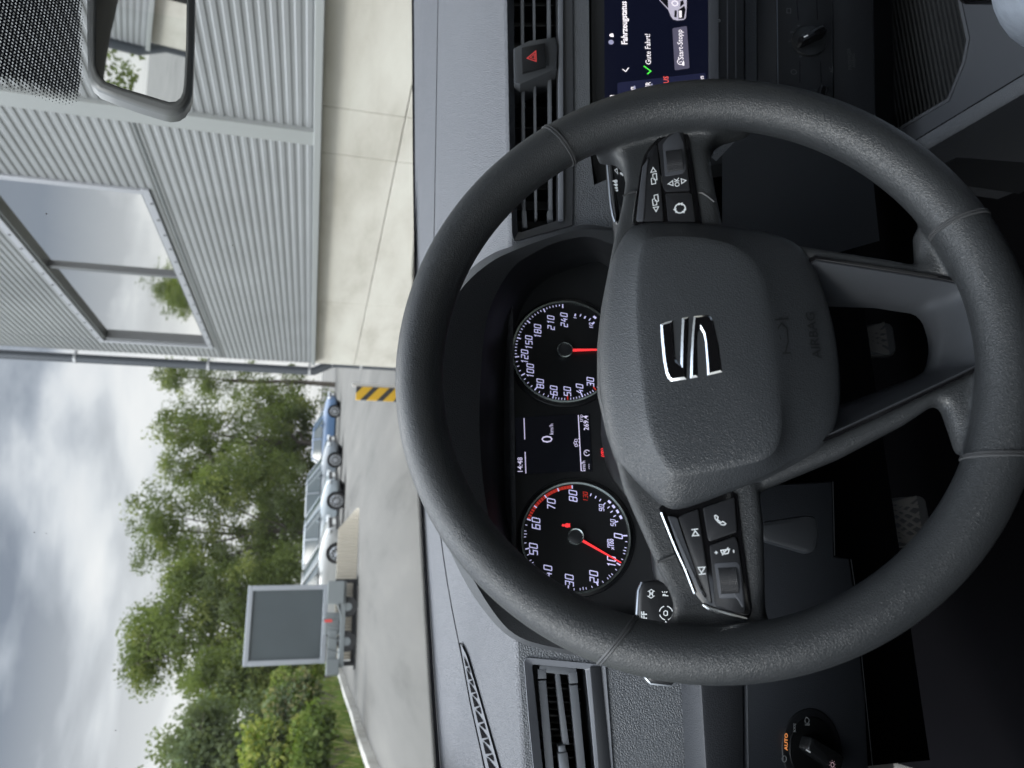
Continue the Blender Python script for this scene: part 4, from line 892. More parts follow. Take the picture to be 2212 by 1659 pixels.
# --- pedals
def pedal(q, w, h, name, label, y=0.86, rot=0.0):
    c = at_y(*q, y); fr = Frame(c, (math.cos(rot), 0, math.sin(rot)), (0, -.85, .5)); root = thing(name, c, label, 'pedal')
    g = G(fr); g.prism(rounded([(-w / 2, -h / 2), (w / 2, -h / 2), (w / 2 * .9, h / 2), (-w / 2 * .9, h / 2)], .012), -.012, 0, .003); g.build('pad', mat('pedal rubber', (.06, .063, .068), .4), root)
    g = G(fr)
    for k in range(-3, 4):
        s_ = k * w * .2
        for sg in (1, -1): g.prism([(max(-w / 2, s_ - h * .3) , -h * .36 * sg), (max(-w / 2, s_ - h * .3) + .004, -h * .36 * sg), (min(w / 2 - .004, s_ + h * .3) + .004, h * .36 * sg), (min(w / 2 - .004, s_ + h * .3), h * .36 * sg)], 0, .0015 + .0003 * (k % 2) + .0006 * (sg > 0))
    g.build('tread', mat('tread rubber', (.14, .135, .13), .5), root, shade=0)
    g = G(); g.tube([c + Vector((0, .01, 0)), c + Vector((0, .10, .18))], .008, 8); g.build('arm', DARK, root)
pedal((1938, 1128), .070, .080, 'brake_pedal', 'rubber brake pedal with crossed tread seen below the lower left of the rim')
pedal((1872, 735), .050, .075, 'accelerator_pedal', 'accelerator pedal seen through the opening of the lower spoke')

# --- centre console
def Cz(q, z): return at_z(*q, z)
ZC = 0.50
con = thing('centre_console', (.52, .45, .25), 'grey centre console with a ribbed black storage tray', 'console')
outer = [(1862, -420), (2300, -420), (2212, 159), (1969, 307), (1862, 372)]
cub = [(1866, -420), (2060, -420), (2078, 0), (2096, 83), (2086, 135), (2052, 218), (1940, 284), (1866, 318)]
outl = [Cz(q, ZC) for q in [(1866, -420), (2060, -520), (2400, -420), (2330, 60), (2212, 159), (1969, 307), (1900, 345), (1862, 366)]]
cubl = [Cz(q, ZC) for q in [(1872, -400), (2050, -400), (2078, 0), (2096, 83), (2086, 135), (2052, 218), (1940, 284), (1885, 312)]]
CF = Frame((0, 0, ZC), (1, 0, 0), (0, 0, 1))
def xy(L_): return [(p.x, p.y) for p in L_]
g = G(CF); g.flat([xy(outl), xy(cubl)], 0.0); g.build('trim_plate', mat('console grey plastic', (.075, .080, .090), .5), con, shade=0)
g = G(CF); cb = xy(cubl); cb = cb if area2(cb) > 0 else cb[::-1]; g.frame(cb, inset(cb, .004), -.002, .0015); g.build('tray_rim', mat('tray rim', (.10, .105, .115), .35), con)
g = G(CF); n_ = len(cb); ci_ = inset(cb, .002); g.add([CF.p(a, b, 0) for a, b in ci_] + [CF.p(a, b, -.035) for a, b in ci_], [(k, n_ + k, n_ + (k + 1) % n_, (k + 1) % n_) for k in range(n_)]); g.build('tray_wall', DARK, con, shade=0)
g = G(CF)
bx0, bx1 = min(p[0] for p in cb), max(p[0] for p in cb); by0, by1 = min(p[1] for p in cb), max(p[1] for p in cb)
rows = []
N_ = 120
for k in range(N_ + 1):
    y_ = by0 + (by1 - by0) * k / N_; zz = -.0345 + (.0012 if k % 4 < 2 else 0); rows.append([CF.p(bx0, y_, zz), CF.p(bx1, y_, zz)])
g.loft(rows); g.build('tray_mat', mat('ribbed rubber', (.012, .013, .014), .5), con, shade=0)
sideA = [Cz(q, ZC) for q in [(1862, 366), (1969, 307), (2212, 159), (2330, 60), (2600, -150)]]
g = G(); g.loft([[p + Vector((-.001, -.001, -.001)) for p in sideA], [p + Vector((-.012, -.004, -.002)) for p in sideA], [p + Vector((-.016, -.006, -.010)) for p in sideA]]); g.build('padded_edge', DASHPAD, con, shade=60)
g = G(); g.loft([[p + Vector((-.016, -.006, -.010)) for p in sideA], [p + Vector((-.022, -.008, -.05)) for p in sideA], [p + Vector((-.020, -.006, -.22)) for p in sideA]]); g.build('console_side', DASHDARK, con, shade=60)
g = G(); g.box((.62, .30, .37), (.24, .80, .16)); g.build('console_body', DARK, con)
g = G(); p_ = Cz((2228, 30), ZC); g.tube([p_ + Vector((.015, .0, .0)), p_ + Vector((.018, -.005, .045))], [.020, .014], 16); g.tube([p_ + Vector((.018, -.005, .045)), p_ + Vector((.018, -.005, .075)), p_ + Vector((.018, -.005, .09))], [.016, .020, .012], 16); lev = thing('gear_lever', p_, 'glossy black gear lever rising from the grey console', 'gear lever'); g.build('knob', GLOSS, lev)
# tunnel side panel seen between rim and right spoke
g = G(); TF = Frame(at_y(1700, 400, .61), (1, 0, 0), (0, -1, -.1)); tun = [TF.p(*TF.px(*q)) for q in ((1560, 520), (1560, 250), (1640, 250), (1880, 330), (1900, 520), (1760, 560))]
g.add(tun, [tuple(range(6))]); g.build('knee_side_panel', DASHDARK, dash, shade=0)
g = G(); L_ = [at_y(1537, 340, .585), at_y(1587, 276, .585), at_y(1612, 280, .585), at_y(1547, 348, .585)]; g.add(L_, [(0, 1, 2, 3)]); g.build('knee_edge', DASHPAD, dash, shade=0)

# ================================================================== CAR CABIN ROUND THE CAMERA
def glass_mat(name, tint=(.93, .96, .95), refl=1.0):
    m = bpy.data.materials.new(name); m.use_nodes = True; n = m.node_tree; n.nodes.clear()
    o = n.nodes.new('ShaderNodeOutputMaterial'); t = n.nodes.new('ShaderNodeBsdfTransparent'); t.inputs[0].default_value = (*tint, 1)
    gl = n.nodes.new('ShaderNodeBsdfGlossy'); gl.inputs['Roughness'].default_value = 0.02; gl.inputs[0].default_value = (refl, refl, refl, 1)
    lw_ = n.nodes.new('ShaderNodeLayerWeight'); lw_.inputs[0].default_value = .5; pw = n.nodes.new('ShaderNodeMath'); pw.operation = 'POWER'; pw.inputs[1].default_value = 5; n.links.new(lw_.outputs['Facing'], pw.inputs[0])
    f = n.nodes.new('ShaderNodeMath'); f.operation = 'MULTIPLY_ADD'; f.inputs[1].default_value = .9; f.inputs[2].default_value = .035; n.links.new(pw.outputs[0], f.inputs[0]); mxs = n.nodes.new('ShaderNodeMixShader')
    n.links.new(f.outputs[0], mxs.inputs[0]); n.links.new(t.outputs[0], mxs.inputs[1]); n.links.new(gl.outputs[0], mxs.inputs[2]); n.links.new(mxs.outputs[0], o.inputs[0]); return m
GLASS = glass_mat('car glass', (.95, .97, .96), .5)
LINER = mat('headliner cloth', (.16, .16, .155), .9)
DOORP = mat('door plastic', (.006, .0065, .0075), .7, spec=.12)
PAINT = mat('dark car paint', (.04, .045, .055), .3, coat=.6)
own = thing('car', (.49, 0, 0), 'dark car that the view looks out of, its cabin shell, doors, glass and bonnet', 'car')
base_pts = [p for p in Wc if -.27 <= p.x <= 1.25]
base_pts = sorted(base_pts, key=lambda p: p.x)
for p in base_pts:
    pass
mid_ = min(base_pts, key=lambda p: abs(p.x - .49))
# the right half mirrors the left half of the glass foot
left_half = [p for p in base_pts if p.x <= .49]
base_pts = left_half + [Vector((.98 - p.x, p.y, p.z)) for p in reversed(left_half)]
def top_of(p):
    u = (p.x - .49) / .76; return Vector((.49 + (p.x - .49) * .84, .33 - .10 * u * u, 1.50 - .035 * u * u))
rows = []
for k in range(13):
    t = k / 12; bl = .035 * 4 * t * (1 - t); rows.append([p * (1 - t) + top_of(p) * t + Vector((0, bl * .5, bl)) for p in base_pts])
g = G(); g.loft(rows, flip=True); scrn = g.build('windscreen', GLASS, own, shade=80)
# printed dot band on the glass
def frit_mat():
    m = bpy.data.materials.new('dotted black glass print'); m.use_nodes = True; n = m.node_tree; b = n.nodes['Principled BSDF']; b.inputs['Base Color'].default_value = (.012, .013, .03, 1); b.inputs['Roughness'].default_value = .4
    uv = n.nodes.new('ShaderNodeUVMap'); s_ = n.nodes.new('ShaderNodeSeparateXYZ'); n.links.new(uv.outputs[0], s_.inputs[0])
    def M(op, a, b_=None):
        q = n.nodes.new('ShaderNodeMath'); q.operation = op
        for i, v in enumerate((a, b_)):
            if v is None: continue
            if isinstance(v, (int, float)): q.inputs[i].default_value = v
            else: n.links.new(v, q.inputs[i])
        return q.outputs[0]
    f_ = 2 * math.pi / 0.0027
    cx_ = M('COSINE', M('MULTIPLY', s_.outputs[0], f_)); cy_ = M('COSINE', M('MULTIPLY', s_.outputs[1], f_)); pr = M('MULTIPLY', M('ADD', cx_, cy_), .5)
    op = M('LESS_THAN', pr, s_.outputs[2]) ; n.links.new(op, b.inputs['Alpha']); return m, s_
def frit(name, loops_px, gfr, edge=None):
    """flat print just inside the glass; the z of the UV is replaced by a vertex attribute: coverage"""
    pass
FRIT = bpy.data.materials.new('dotted black glass print'); FRIT.use_nodes = True
_n = FRIT.node_tree; _b = _n.nodes['Principled BSDF']; _b.inputs['Base Color'].default_value = (.010, .011, .022, 1); _b.inputs['Roughness'].default_value = .5
_at = _n.nodes.new('ShaderNodeAttribute'); _at.attribute_name = 'cover'; _uv = _n.nodes.new('ShaderNodeAttribute'); _uv.attribute_name = 'sheet'
_s = _n.nodes.new('ShaderNodeSeparateXYZ'); _n.links.new(_uv.outputs['Vector'], _s.inputs[0])
def _M(op, a, b_=None):
    q = _n.nodes.new('ShaderNodeMath'); q.operation = op
    for i, v in enumerate((a, b_)):
        if v is None: continue
        if isinstance(v, (int, float)): q.inputs[i].default_value = v
        else: _n.links.new(v, q.inputs[i])
    return q.outputs[0]
_f = 2 * math.pi / 0.0026
_pr = _M('ADD', _M('COSINE', _M('MULTIPLY', _s.outputs[0], _f)), _M('COSINE', _M('MULTIPLY', _s.outputs[1], _f)))
_n.links.new(_M('LESS_THAN', _pr, _at.outputs['Fac']), _b.inputs['Alpha'])
def frit_grid(name, rows, cover, parent):
    g = G(); g.loft(rows); o = g.build(name, FRIT, parent, shade=0); me = o.data; n = len(rows[0])
    a = me.attributes.new('cover', 'FLOAT', 'POINT'); b = me.attributes.new('sheet', 'FLOAT_VECTOR', 'POINT')
    for i in range(len(rows)):
        for j in range(n):
            a.data[i * n + j].value = cover(i, j); p = rows[i][j]; b.data[i * n + j].vector = (p.x, (p - rows[0][0]).length if False else (Vector((0, p.y, p.z)) - Vector((0, 1.13, 1.06))).length, 0)
    return o
GP0 = Vector((.49, .33, 1.50)); GN = Vector((0, -(1.50 - 1.06), -(1.13 - .33))).normalized()
def gpt(X, Y, off=.012):
    d = ray(X, Y); t = (GP0 + GN * off - EYE).dot(GN) / d.dot(GN); return EYE + d * t
# around the mirror foot: rows run down the glass, columns across
lower_edge = lambda X: interp([(-400, 150), (0, 192), (60, 205), (110, 222), (150, 230), (170, 222), (182, 200), (188, 175), (190, 150)], X)
rows = []; Xs = [-300 + 12 * k for k in range(41)]; 
for X in Xs: rows.append([gpt(X, lower_edge(X) - (lower_edge(X) + 900) * t / 30) for t in range(31)])
frit_grid('mirror_print', rows, lambda i, j: (-1.9 if j == 0 else 1.0) if i < 40 else -1.9, scrn)
rows = [[p + (q - p) * t + Vector((0, -.004, .002)) for p, q in zip(base_pts, [top_of(p) for p in base_pts])] for t in (0.0, .012, .024)]
frit_grid('edge_print', rows, lambda i, j: (2.2, 1.0, -1.4)[i], scrn)
# specks of dirt on the glass
g = G()
random.seed(11)
for X, Y, s_ in ((502, 530, 4), (100, 462, 3), (632, 440, 2), (660, 640, 1.6), (570, 370, 1.6), (250, 1578, 2.4), (74, 1150, 2), (100, 1152, 1.6), (420, 890, 1.6), (395, 1450, 2), (600, 1600, 1.5), (560, 1585, 1.5), (480, 700, 1.3), (640, 1440, 1.5), (548, 1010, 1.3), (160, 1350, 1.3)):
    c = gpt(X, Y, .004); r_ = .00045 * s_ / 2
    n_ = 7; vs = [c + Vector((math.cos(6.28 * k / n_) * r_ * random.uniform(.5, 1.5), math.sin(6.28 * k / n_) * r_ * random.uniform(.4, 1.4) * .85, -math.sin(6.28 * k / n_) * r_ * .5)) for k in range(n_)]; g.add(vs, [tuple(range(n_))])
g.build('dirt_specks', mat('dried dirt', (.55, .56, .55), .8), scrn, shade=0)
# body shell
g = G()
rl = [(.33, 1.505), (.1, 1.535), (-.5, 1.545), (-1.2, 1.52), (-1.75, 1.44)]
rows = []
for y, z in rl: rows.append([Vector((.49 + u * .62, y - (.10 * u * u if y > .2 else 0), z + .015 - .022 * u * u - .015 * u ** 4)) for u in (-1, -.75, -.5, -.25, 0, .25, .5, .75, 1)])
g.loft(rows); g.build('headliner', LINER, own)
g = G(); g.loft([[p + Vector((0, 0, .03)) for p in r] for r in rows]); g.build('roof', PAINT, own)
def bar(a, b, r0, r1, name='pillar', m=LINER, mid=None):
    g = G(); g.tube([a, mid or (a + b) / 2, b], [r0, (r0 + r1) / 2, r1], 10, sq=.7); return g.build(name, m, own)
for s_ in (-1, 1):
    X_ = lambda u: .49 + s_ * u
    bar(Vector((X_(.81), base_pts[0].y, 1.0)), Vector((X_(.65), .32, 1.49)), .035, .03, mid=Vector((X_(.755), .72, 1.27)))
    bar(Vector((X_(.76), -.45, .9)), Vector((X_(.62), -.50, 1.50)), .06, .05)
    bar(Vector((X_(.74), -1.75, .9)), Vector((X_(.60), -1.45, 1.48)), .12, .08)
    bar(Vector((X_(.63), .32, 1.50)), Vector((X_(.61), -1.6, 1.49)), .02, .02, 'roof_rail', mid=Vector((X_(.63), -.5, 1.54)))
    g = G(); g.box((X_(.80), .20, .62), (.10, 1.36, .70)); g.box((X_(.765), .18, .90), (.06, 1.2, .05)); g.box((X_(.74), .15, .66), (.07, .55, .10)); g.build('front_door', DOORP, own, bevel=.015)
    g = G(); g.box((X_(.80), -1.1, .62), (.10, 1.2, .70)); g.build('rear_door', DOORP, own, bevel=.015)
    g = G(); g.loft([[Vector((X_(.77), .95, .98)), Vector((X_(.775), -.4, .97)), Vector((X_(.765), -1.7, .98))], [Vector((X_(.62), .33, 1.46)), Vector((X_(.62), -.48, 1.49)), Vector((X_(.60), -1.45, 1.46))]]); g.build('side_window', GLASS, own)
g = G(); g.box((.49, -2.0, .62), (1.5, .12, .72)); g.build('tailgate', DOORP, own, bevel=.02)
g = G(); g.loft([[Vector((-.2, -2.0, .98)), Vector((1.18, -2.0, .98))], [Vector((-.08, -1.72, 1.43)), Vector((1.06, -1.72, 1.43))]]); g.build('rear_window', GLASS, own)
g = G(); g.box((.49, -.35, .20), (1.6, 3.2, .04)); g.box((.49, 1.22, .58), (1.6, .04, .8)); g.build('floor_pan', mat('dark carpet', (.004, .004, .005), .95, spec=.05), own)
g = G(); rows = []
for y, z in ((1.22, .99), (1.5, .96), (1.9, .90), (2.2, .80), (2.3, .6)): rows.append([Vector((.49 + u * .85, y, z - .06 * u * u)) for u in (-1, -.6, 0, .6, 1)])
g.loft(rows); g.build('bonnet', PAINT, own)
for s_ in (-1, 1):
    g = G(); g.box((.49 + s_ * .86, 1.75, .55), (.06, 1.1, .55)); g.build('wing', PAINT, own, bevel=.03)
    for y in (1.55, -1.35):
        g = G(); g.tube([Vector((.49 + s_ * .70, y, .31)), Vector((.49 + s_ * .88, y, .31))], .31, 28); g.build('wheel', mat('tyre rubber', (.02, .02, .02), .8), own, bevel=.02)
# pillar foot with the small quarter trim at the dash corner
pf = at_y(962, 1690, .93)
g = G(); g.tube([pf + Vector((-.03, .10, .04)), pf + Vector((-.018, .0, -.012)), pf + Vector((-.03, -.12, -.04))], [.02, .022, .02], 14); g.build('pillar_foot', mat('pillar trim', (.40, .40, .38), .6), own)
# seats
def seat(x, label, headz=1.16):
    r = thing('front_seat', (x, -.1, .25), label, 'seat'); F_ = mat('dark seat cloth', (.006, .006, .007), .95, spec=.05)
    g = G(); g.box((x, .02, .44), (.50, .52, .14)); g.build('seat_cushion', F_, r, bevel=.05, seg=3)
    g = G(); g.box((x, -.36, .76), (.48, .14, .62), M=Matrix.Rotation(R(14), 3, 'X')); g.build('backrest', F_, r, bevel=.05, seg=3)
    g = G(); g.box((x, -.47, headz), (.26, .10, .16), M=Matrix.Rotation(R(10), 3, 'X')); g.build('headrest', F_, r, bevel=.04, seg=3)
seat(.129, 'dark cloth driver seat behind the steering wheel'); seat(.86, 'dark cloth passenger seat beside the centre console')

# --- rear-view mirror
zM = Z(0, 0, 1.6592)
dM = ray(340, 105).normalized(); rM = Vector((.255, -.965, -.012)).normalized(); nM = (rM - dM).normalized()
mo = at_y(300, 100, .50)
MF = Frame(mo, (1, 0, 0), nM)
vis_o = [(563, -20), (564, 250), (570, 480), (590, 540), (640, 585), (760, 635), (900, 685), (1060, 735), (1110, 745), (1165, 738), (1205, 712), (1240, 660), (1256, 600), (1268, 300), (1275, -20)]
vis_i = [(630, -20), (628, 250), (626, 420), (645, 480), (690, 535), (800, 577), (930, 615), (1060, 655), (1105, 668), (1150, 665), (1180, 640), (1196, 600), (1203, 540), (1215, 300), (1220, -20)]
def mir(L_, h):
    A_ = MF.pts([zM(*q) for q in L_], h); m0, m1 = Vector(A_[0]), Vector(A_[-1]); ax = (m1 - m0).normalized(); nn = Vector((-ax.y, ax.x)); cen = (m0 + m1) / 2
    inside = Vector(A_[len(A_) // 2]) - cen; sg = 1 if inside.dot(nn) > 0 else -1; half = .095
    B_ = []
    for p in A_:
        v = Vector(p) - cen; B_.append((v.dot(ax), -v.dot(nn) * sg))
    B_ = B_ + [(a, 2 * half - b) for a, b in reversed(B_)]
    return [tuple(cen + ax * a - nn * sg * b) for a, b in B_]
mO, mI = mir(vis_o, .0), mir(vis_i, .0)
MIRB = mat('mirror housing plastic', (.15, .157, .157), .38)
mirror = thing('rear_view_mirror', mo, 'grey framed rear-view mirror hanging at the top of the windscreen', 'mirror')
sgn = 1
g = G(MF); g.frame(mO, mI, -.018, -.001, h1i=.002); hs_ = g.build('mirror_frame', MIRB, mirror, shade=50, bevel=.0035, seg=3)
g = G(MF); mm = mO if area2(mO) > 0 else mO[::-1]; cM = (sum(p[0] for p in mm) / len(mm), sum(p[1] for p in mm) / len(mm))
rows = [[MF.p(cM[0] + (a - cM[0]) * s_, cM[1] + (b - cM[1]) * s_, h_) for a, b in mm] for s_, h_ in ((.99, -.012), (.99, -.02), (.93, -.032), (.75, -.042), (.4, -.048))]
g.loft(rows, True); g.add(rows[-1], [tuple(range(len(mm)))]); g.build('mirror_back', MIRB, mirror, shade=60)
g = G(MF); g.flat([mI], .0004); g.build('mirror_glass', mat('silvered mirror', (.86, .88, .88), .015, metal=1.0), mirror, shade=0)
g = G(); cW_ = MF.p(cM[0], cM[1], -.04); g.tube([cW_, cW_ + Vector((0, .03, .03)), cW_ + Vector((0, .05, .10))], [.012, .013, .022], 14); g.build('mirror_stem', DARK, mirror)

# ================================================================== OUTSIDE
def noise_mat(name, cols, scale, rough=.9, bump=0.0, bscale=None, stretch=None, detail=6, lo=.35, hi=.65):
    m = bpy.data.materials.new(name); m.use_nodes = True; MATS[name] = m; n = m.node_tree; b = n.nodes['Principled BSDF']; b.inputs['Roughness'].default_value = rough
    tcn = n.nodes.new('ShaderNodeTexCoord'); mpn = n.nodes.new('ShaderNodeMapping'); n.links.new(tcn.outputs['Object'], mpn.inputs[0])
    if stretch: mpn.inputs['Scale'].default_value = stretch
    t = n.nodes.new('ShaderNodeTexNoise'); t.inputs['Scale'].default_value = scale; t.inputs['Detail'].default_value = detail; t.inputs['Roughness'].default_value = .62; n.links.new(mpn.outputs[0], t.inputs[0])
    r = n.nodes.new('ShaderNodeValToRGB'); el = r.color_ramp.elements
    el[0].position, el[1].position = lo, hi; el[0].color = (*cols[0], 1); el[1].color = (*cols[-1], 1)
    for k, c_ in enumerate(cols[1:-1]): q = el.new(lo + (hi - lo) * (k + 1) / (len(cols) - 1)); q.color = (*c_, 1)
    n.links.new(t.outputs[0], r.inputs[0]); n.links.new(r.outputs[0], b.inputs['Base Color'])
    if bump:
        t2 = n.nodes.new('ShaderNodeTexNoise'); t2.inputs['Scale'].default_value = bscale or scale * 8; t2.inputs['Detail'].default_value = 3; n.links.new(tcn.outputs['Object'], t2.inputs[0])
        bp = n.nodes.new('ShaderNodeBump'); bp.inputs['Strength'].default_value = bump; bp.inputs['Distance'].default_value = .01; n.links.new(t2.outputs[0], bp.inputs['Height']); n.links.new(bp.outputs[0], b.inputs['Normal'])
    return m
ASPH = noise_mat('weathered asphalt', [(.060, .0575, .052), (.094, .091, .083), (.108, .104, .095), (.128, .123, .111)], .9, .9, .35, 40, stretch=(1.0, .16, 1), lo=.30, hi=.70)
g = G(); g.box((0, 150, -.25), (900, 900, .5)); g.build('ground', ASPH, shade=0, kind='structure', label='grey asphalt yard and road')
GRS = noise_mat('verge soil and grass', [(.035, .055, .018), (.07, .095, .035), (.12, .12, .065)], 1.2, 1)
g = G(); g.add([(-2.95, 3, .10), (-60, 3, .3), (-60, 60, 1.4), (-2.95, 33, .12)], [(0, 3, 2, 1)]); g.build('verge', GRS, shade=0, kind='structure', label='grassy verge left of the road')
KERB = noise_mat('pale kerb stone', [(.30, .29, .26), (.40, .39, .36)], 3, .9)
g = G()
for k in range(30): g.box((-2.88 + .02 * math.sin(k), 4.5 + k * 1.0, .05), (.16, .985, .20))
g.build('kerb', KERB, kind='structure', shade=0, bevel=.012, label='pale stone kerb along the verge')

# --- industrial building
WX = 3.0; Y0, Y1 = -9.5, 10.75
bld = thing('industrial_building', (WX + 4, 1, 0), 'grey corrugated metal building with a pale concrete plinth and a wide window', 'building')
CLAD = mat('grey metal cladding', (.275, .284, .288), .42, metal=.25, var=.10, varscale=.9, rvar=.08)
CONC = noise_mat('pale concrete', [(.47, .445, .38), (.56, .535, .468), (.61, .59, .52)], 1.3, .9, .15, 25, stretch=(1, .6, 2.2))
TRIM = mat('grey flashing', (.36, .375, .37), .4, metal=.3)
PIT = .0625
def wall_profile(z0, z1):
    pr = []; z = z0
    while z < z1 - 1e-6:
        for dz, dx in ((0, 0), (.018, 0), (.027, .007), (.046, .007), (.055, 0)): 
            if z + dz < z1: pr.append((min(z + dz, z1), dx))
        z += PIT
    pr.append((z1, 0)); return pr
def ribbed(g, y0, y1, z0, z1, corner=False):
    pr = wall_profile(z0, z1)
    ys = [(y0, 0, 0), (y1, 0, 0)]
    cols = []
    cols.append([Vector((WX + dx, y0, z)) for z, dx in pr]); cols.append([Vector((WX + dx, y1, z)) for z, dx in pr])
    if corner:
        r_ = .42
        for k in range(1, 9):
            t = k / 8 * math.pi / 2; cols.append([Vector((WX + r_ - (r_ - dx) * math.cos(t), y1 + (r_ - dx) * math.sin(t), z)) for z, dx in pr])
        cols.append([Vector((WX + 9, y1 + r_ - dx, z)) for z, dx in pr])
    g.loft(cols, flip=True)
ZB, ZT = 1.29, 8.2; wy0, wy1, wz0, wz1 = 5.80, 9.86, 2.62, 3.86
g = G(); ribbed(g, Y0, 4.62, ZB, ZT); ribbed(g, 4.80, wy0, ZB, ZT); ribbed(g, wy0, wy1, ZB, wz0); ribbed(g, wy0, wy1, wz1, ZT); ribbed(g, wy1, Y1 - .42, ZB, ZT, True)
g.build('cladding', CLAD, bld, shade=25)
g = G(); g.box((WX + 4.6, (Y0 + Y1) / 2, ZT / 2 + .6), (8.8, Y1 - Y0 - .6, ZT - 1.25)); g.build('building_core', DARK, bld, shade=0)
g = G(); g.box((WX - .004, 4.71, (ZB + ZT) / 2), (.028, .19, ZT - ZB)); g.box((WX - .016, 4.635, (ZB + ZT) / 2), (.03, .035, ZT - ZB)); g.build('vertical_joint_trim', TRIM, bld, bevel=.004)
g = G(); g.box((WX - .012, (Y0 + Y1 - .4) / 2, ZB + .015), (.06, Y1 - Y0 - .4, .05)); g.build('base_flashing', TRIM, bld, bevel=.004)
g = G(); g.stroke([(0, 0), (1, 0)], .1); g = G()
for y_ in (7.3, 9.9): pass
g.box((WX - .002, 5.2 + 2.6, 0), (.001, .001, .001)); 
g = G(); g.box((WX + .0, (4.8 + Y1 - .42) / 2, 2.50), (.014, Y1 - .42 - 4.8, .014)); g.build('panel_joint', mat('dark joint', (.12, .13, .13), .6), bld, shade=0)
zj = [0, .727, ZB - .005]; yj = [Y0, -5, -1.5, 1.6, 4.45, 5.02, 8.1, 10.62]
g = G()
for i in range(2):
    for j in range(len(yj) - 1): g.box((WX + .35, (yj[j] + yj[j + 1]) / 2, (zj[i] + zj[i + 1]) / 2), (.56, yj[j + 1] - yj[j] - .006, zj[i + 1] - zj[i] - .006))
g.build('concrete_plinth', CONC, bld, bevel=.004, shade=0)
g = G(); g.box((WX + .45, (Y0 + 10.5) / 2, .6), (.5, 10.5 - Y0 + .0, 1.2)); g.build('plinth_core', mat('darker joint concrete', (.46, .44, .39), .9), bld, shade=0)  # slightly darker core shows as joints between the blocks
# window
g = G(); Wd = .13
FRL = mat('light window flashing', (.42, .43, .46), .4, metal=.3); FRD = mat('dark window frame', (.16, .165, .17), .4, metal=.2)
b_ = .06
g.box((WX - .004, (wy0 + wy1) / 2, wz0 - b_ / 2 + .01), (.03, wy1 - wy0 + b_ * 2, b_)); g.box((WX - .004, (wy0 + wy1) / 2, wz1 + b_ / 2 - .01), (.03, wy1 - wy0 + 2 * b_, b_)); g.box((WX - .005, wy0 - b_ / 2 + .01, (wz0 + wz1) / 2), (.03, b_, wz1 - wz0)); g.box((WX - .005, wy1 + b_ / 2 - .01, (wz0 + wz1) / 2), (.03, b_, wz1 - wz0))
win = g.build('window', FRL, bld, bevel=.003)
g = G(); g.box((WX + .10, (wy0 + wy1) / 2, wz1 - .02), (.2, wy1 - wy0, .04)); g.box((WX + .10, wy1 - .04, (wz0 + wz1) / 2), (.2, .08, wz1 - wz0 - .002)); g.box((WX + .10, wy0 + .02, (wz0 + wz1) / 2), (.2, .04, wz1 - wz0 - .002)); g.box((WX + .10, (wy0 + wy1) / 2, wz0 + .015), (.2, wy1 - wy0 - .002, .03))
g.box((WX + .05, 7.62, (wz0 + wz1) / 2), (.05, .06, wz1 - wz0)); g.build('window_frame', FRD, win, bevel=.004)
PANE = mat('reflecting window pane', (.99, .98, .95), .03, metal=1.0, grain=('noise', .9, .05, .05))
for a, b in ((wy0 + .04, 7.585), (7.655, wy1 - .08)):
    g = G(); g.box((WX + .07, (a + b) / 2, (wz0 + wz1) / 2), (.02, b - a, wz1 - wz0 - .07)); g.build('window_pane', PANE, win, shade=0)
g = G()
for k in range(14): g.tube([Vector((WX - .016, wy0 + .15 + k * .29, wz0 - .03)), Vector((WX - .026, wy0 + .15 + k * .29, wz0 - .03))], .012, 8); g.tube([Vector((WX - .016, wy0 + .15 + k * .29, wz1 + .03)), Vector((WX - .026, wy0 + .15 + k * .29, wz1 + .03))], .012, 8)
g.build('frame_screws', FRD, win)

# --- downpipe with brackets at the building end
PIPE = mat('dark grey zinc pipe', (.10, .11, .125), .45, metal=.5)
dp = thing('downpipe', (WX + .1, Y1 + .25, 0), 'dark grey downpipe with pale brackets on the far corner of the metal building', 'pipe')
g = G(); xp, yp = WX + .02, Y1 + .12
g.tube([(xp, yp, 8.3), (xp, yp, 1.42), (xp + .0, yp, 1.30), (xp + .13, yp, 1.05), (xp + .14, yp, .95), (xp + .14, yp, .0)], .062, 16); g.build('pipe', PIPE, dp, shade=60)
for z in (.62, 1.05, 1.36, 2.75, 4.45, 6.3):
    g = G(); x_ = xp + (.14 if z < 1.1 else 0); g.tube([(x_, yp, z - .018), (x_, yp, z + .018)], .069, 16); g.box((x_ + .05, yp, z), (.12, .03, .03)); g.build('bracket', mat('pale galvanised bracket', (.55, .56, .58), .4, metal=.5), dp)
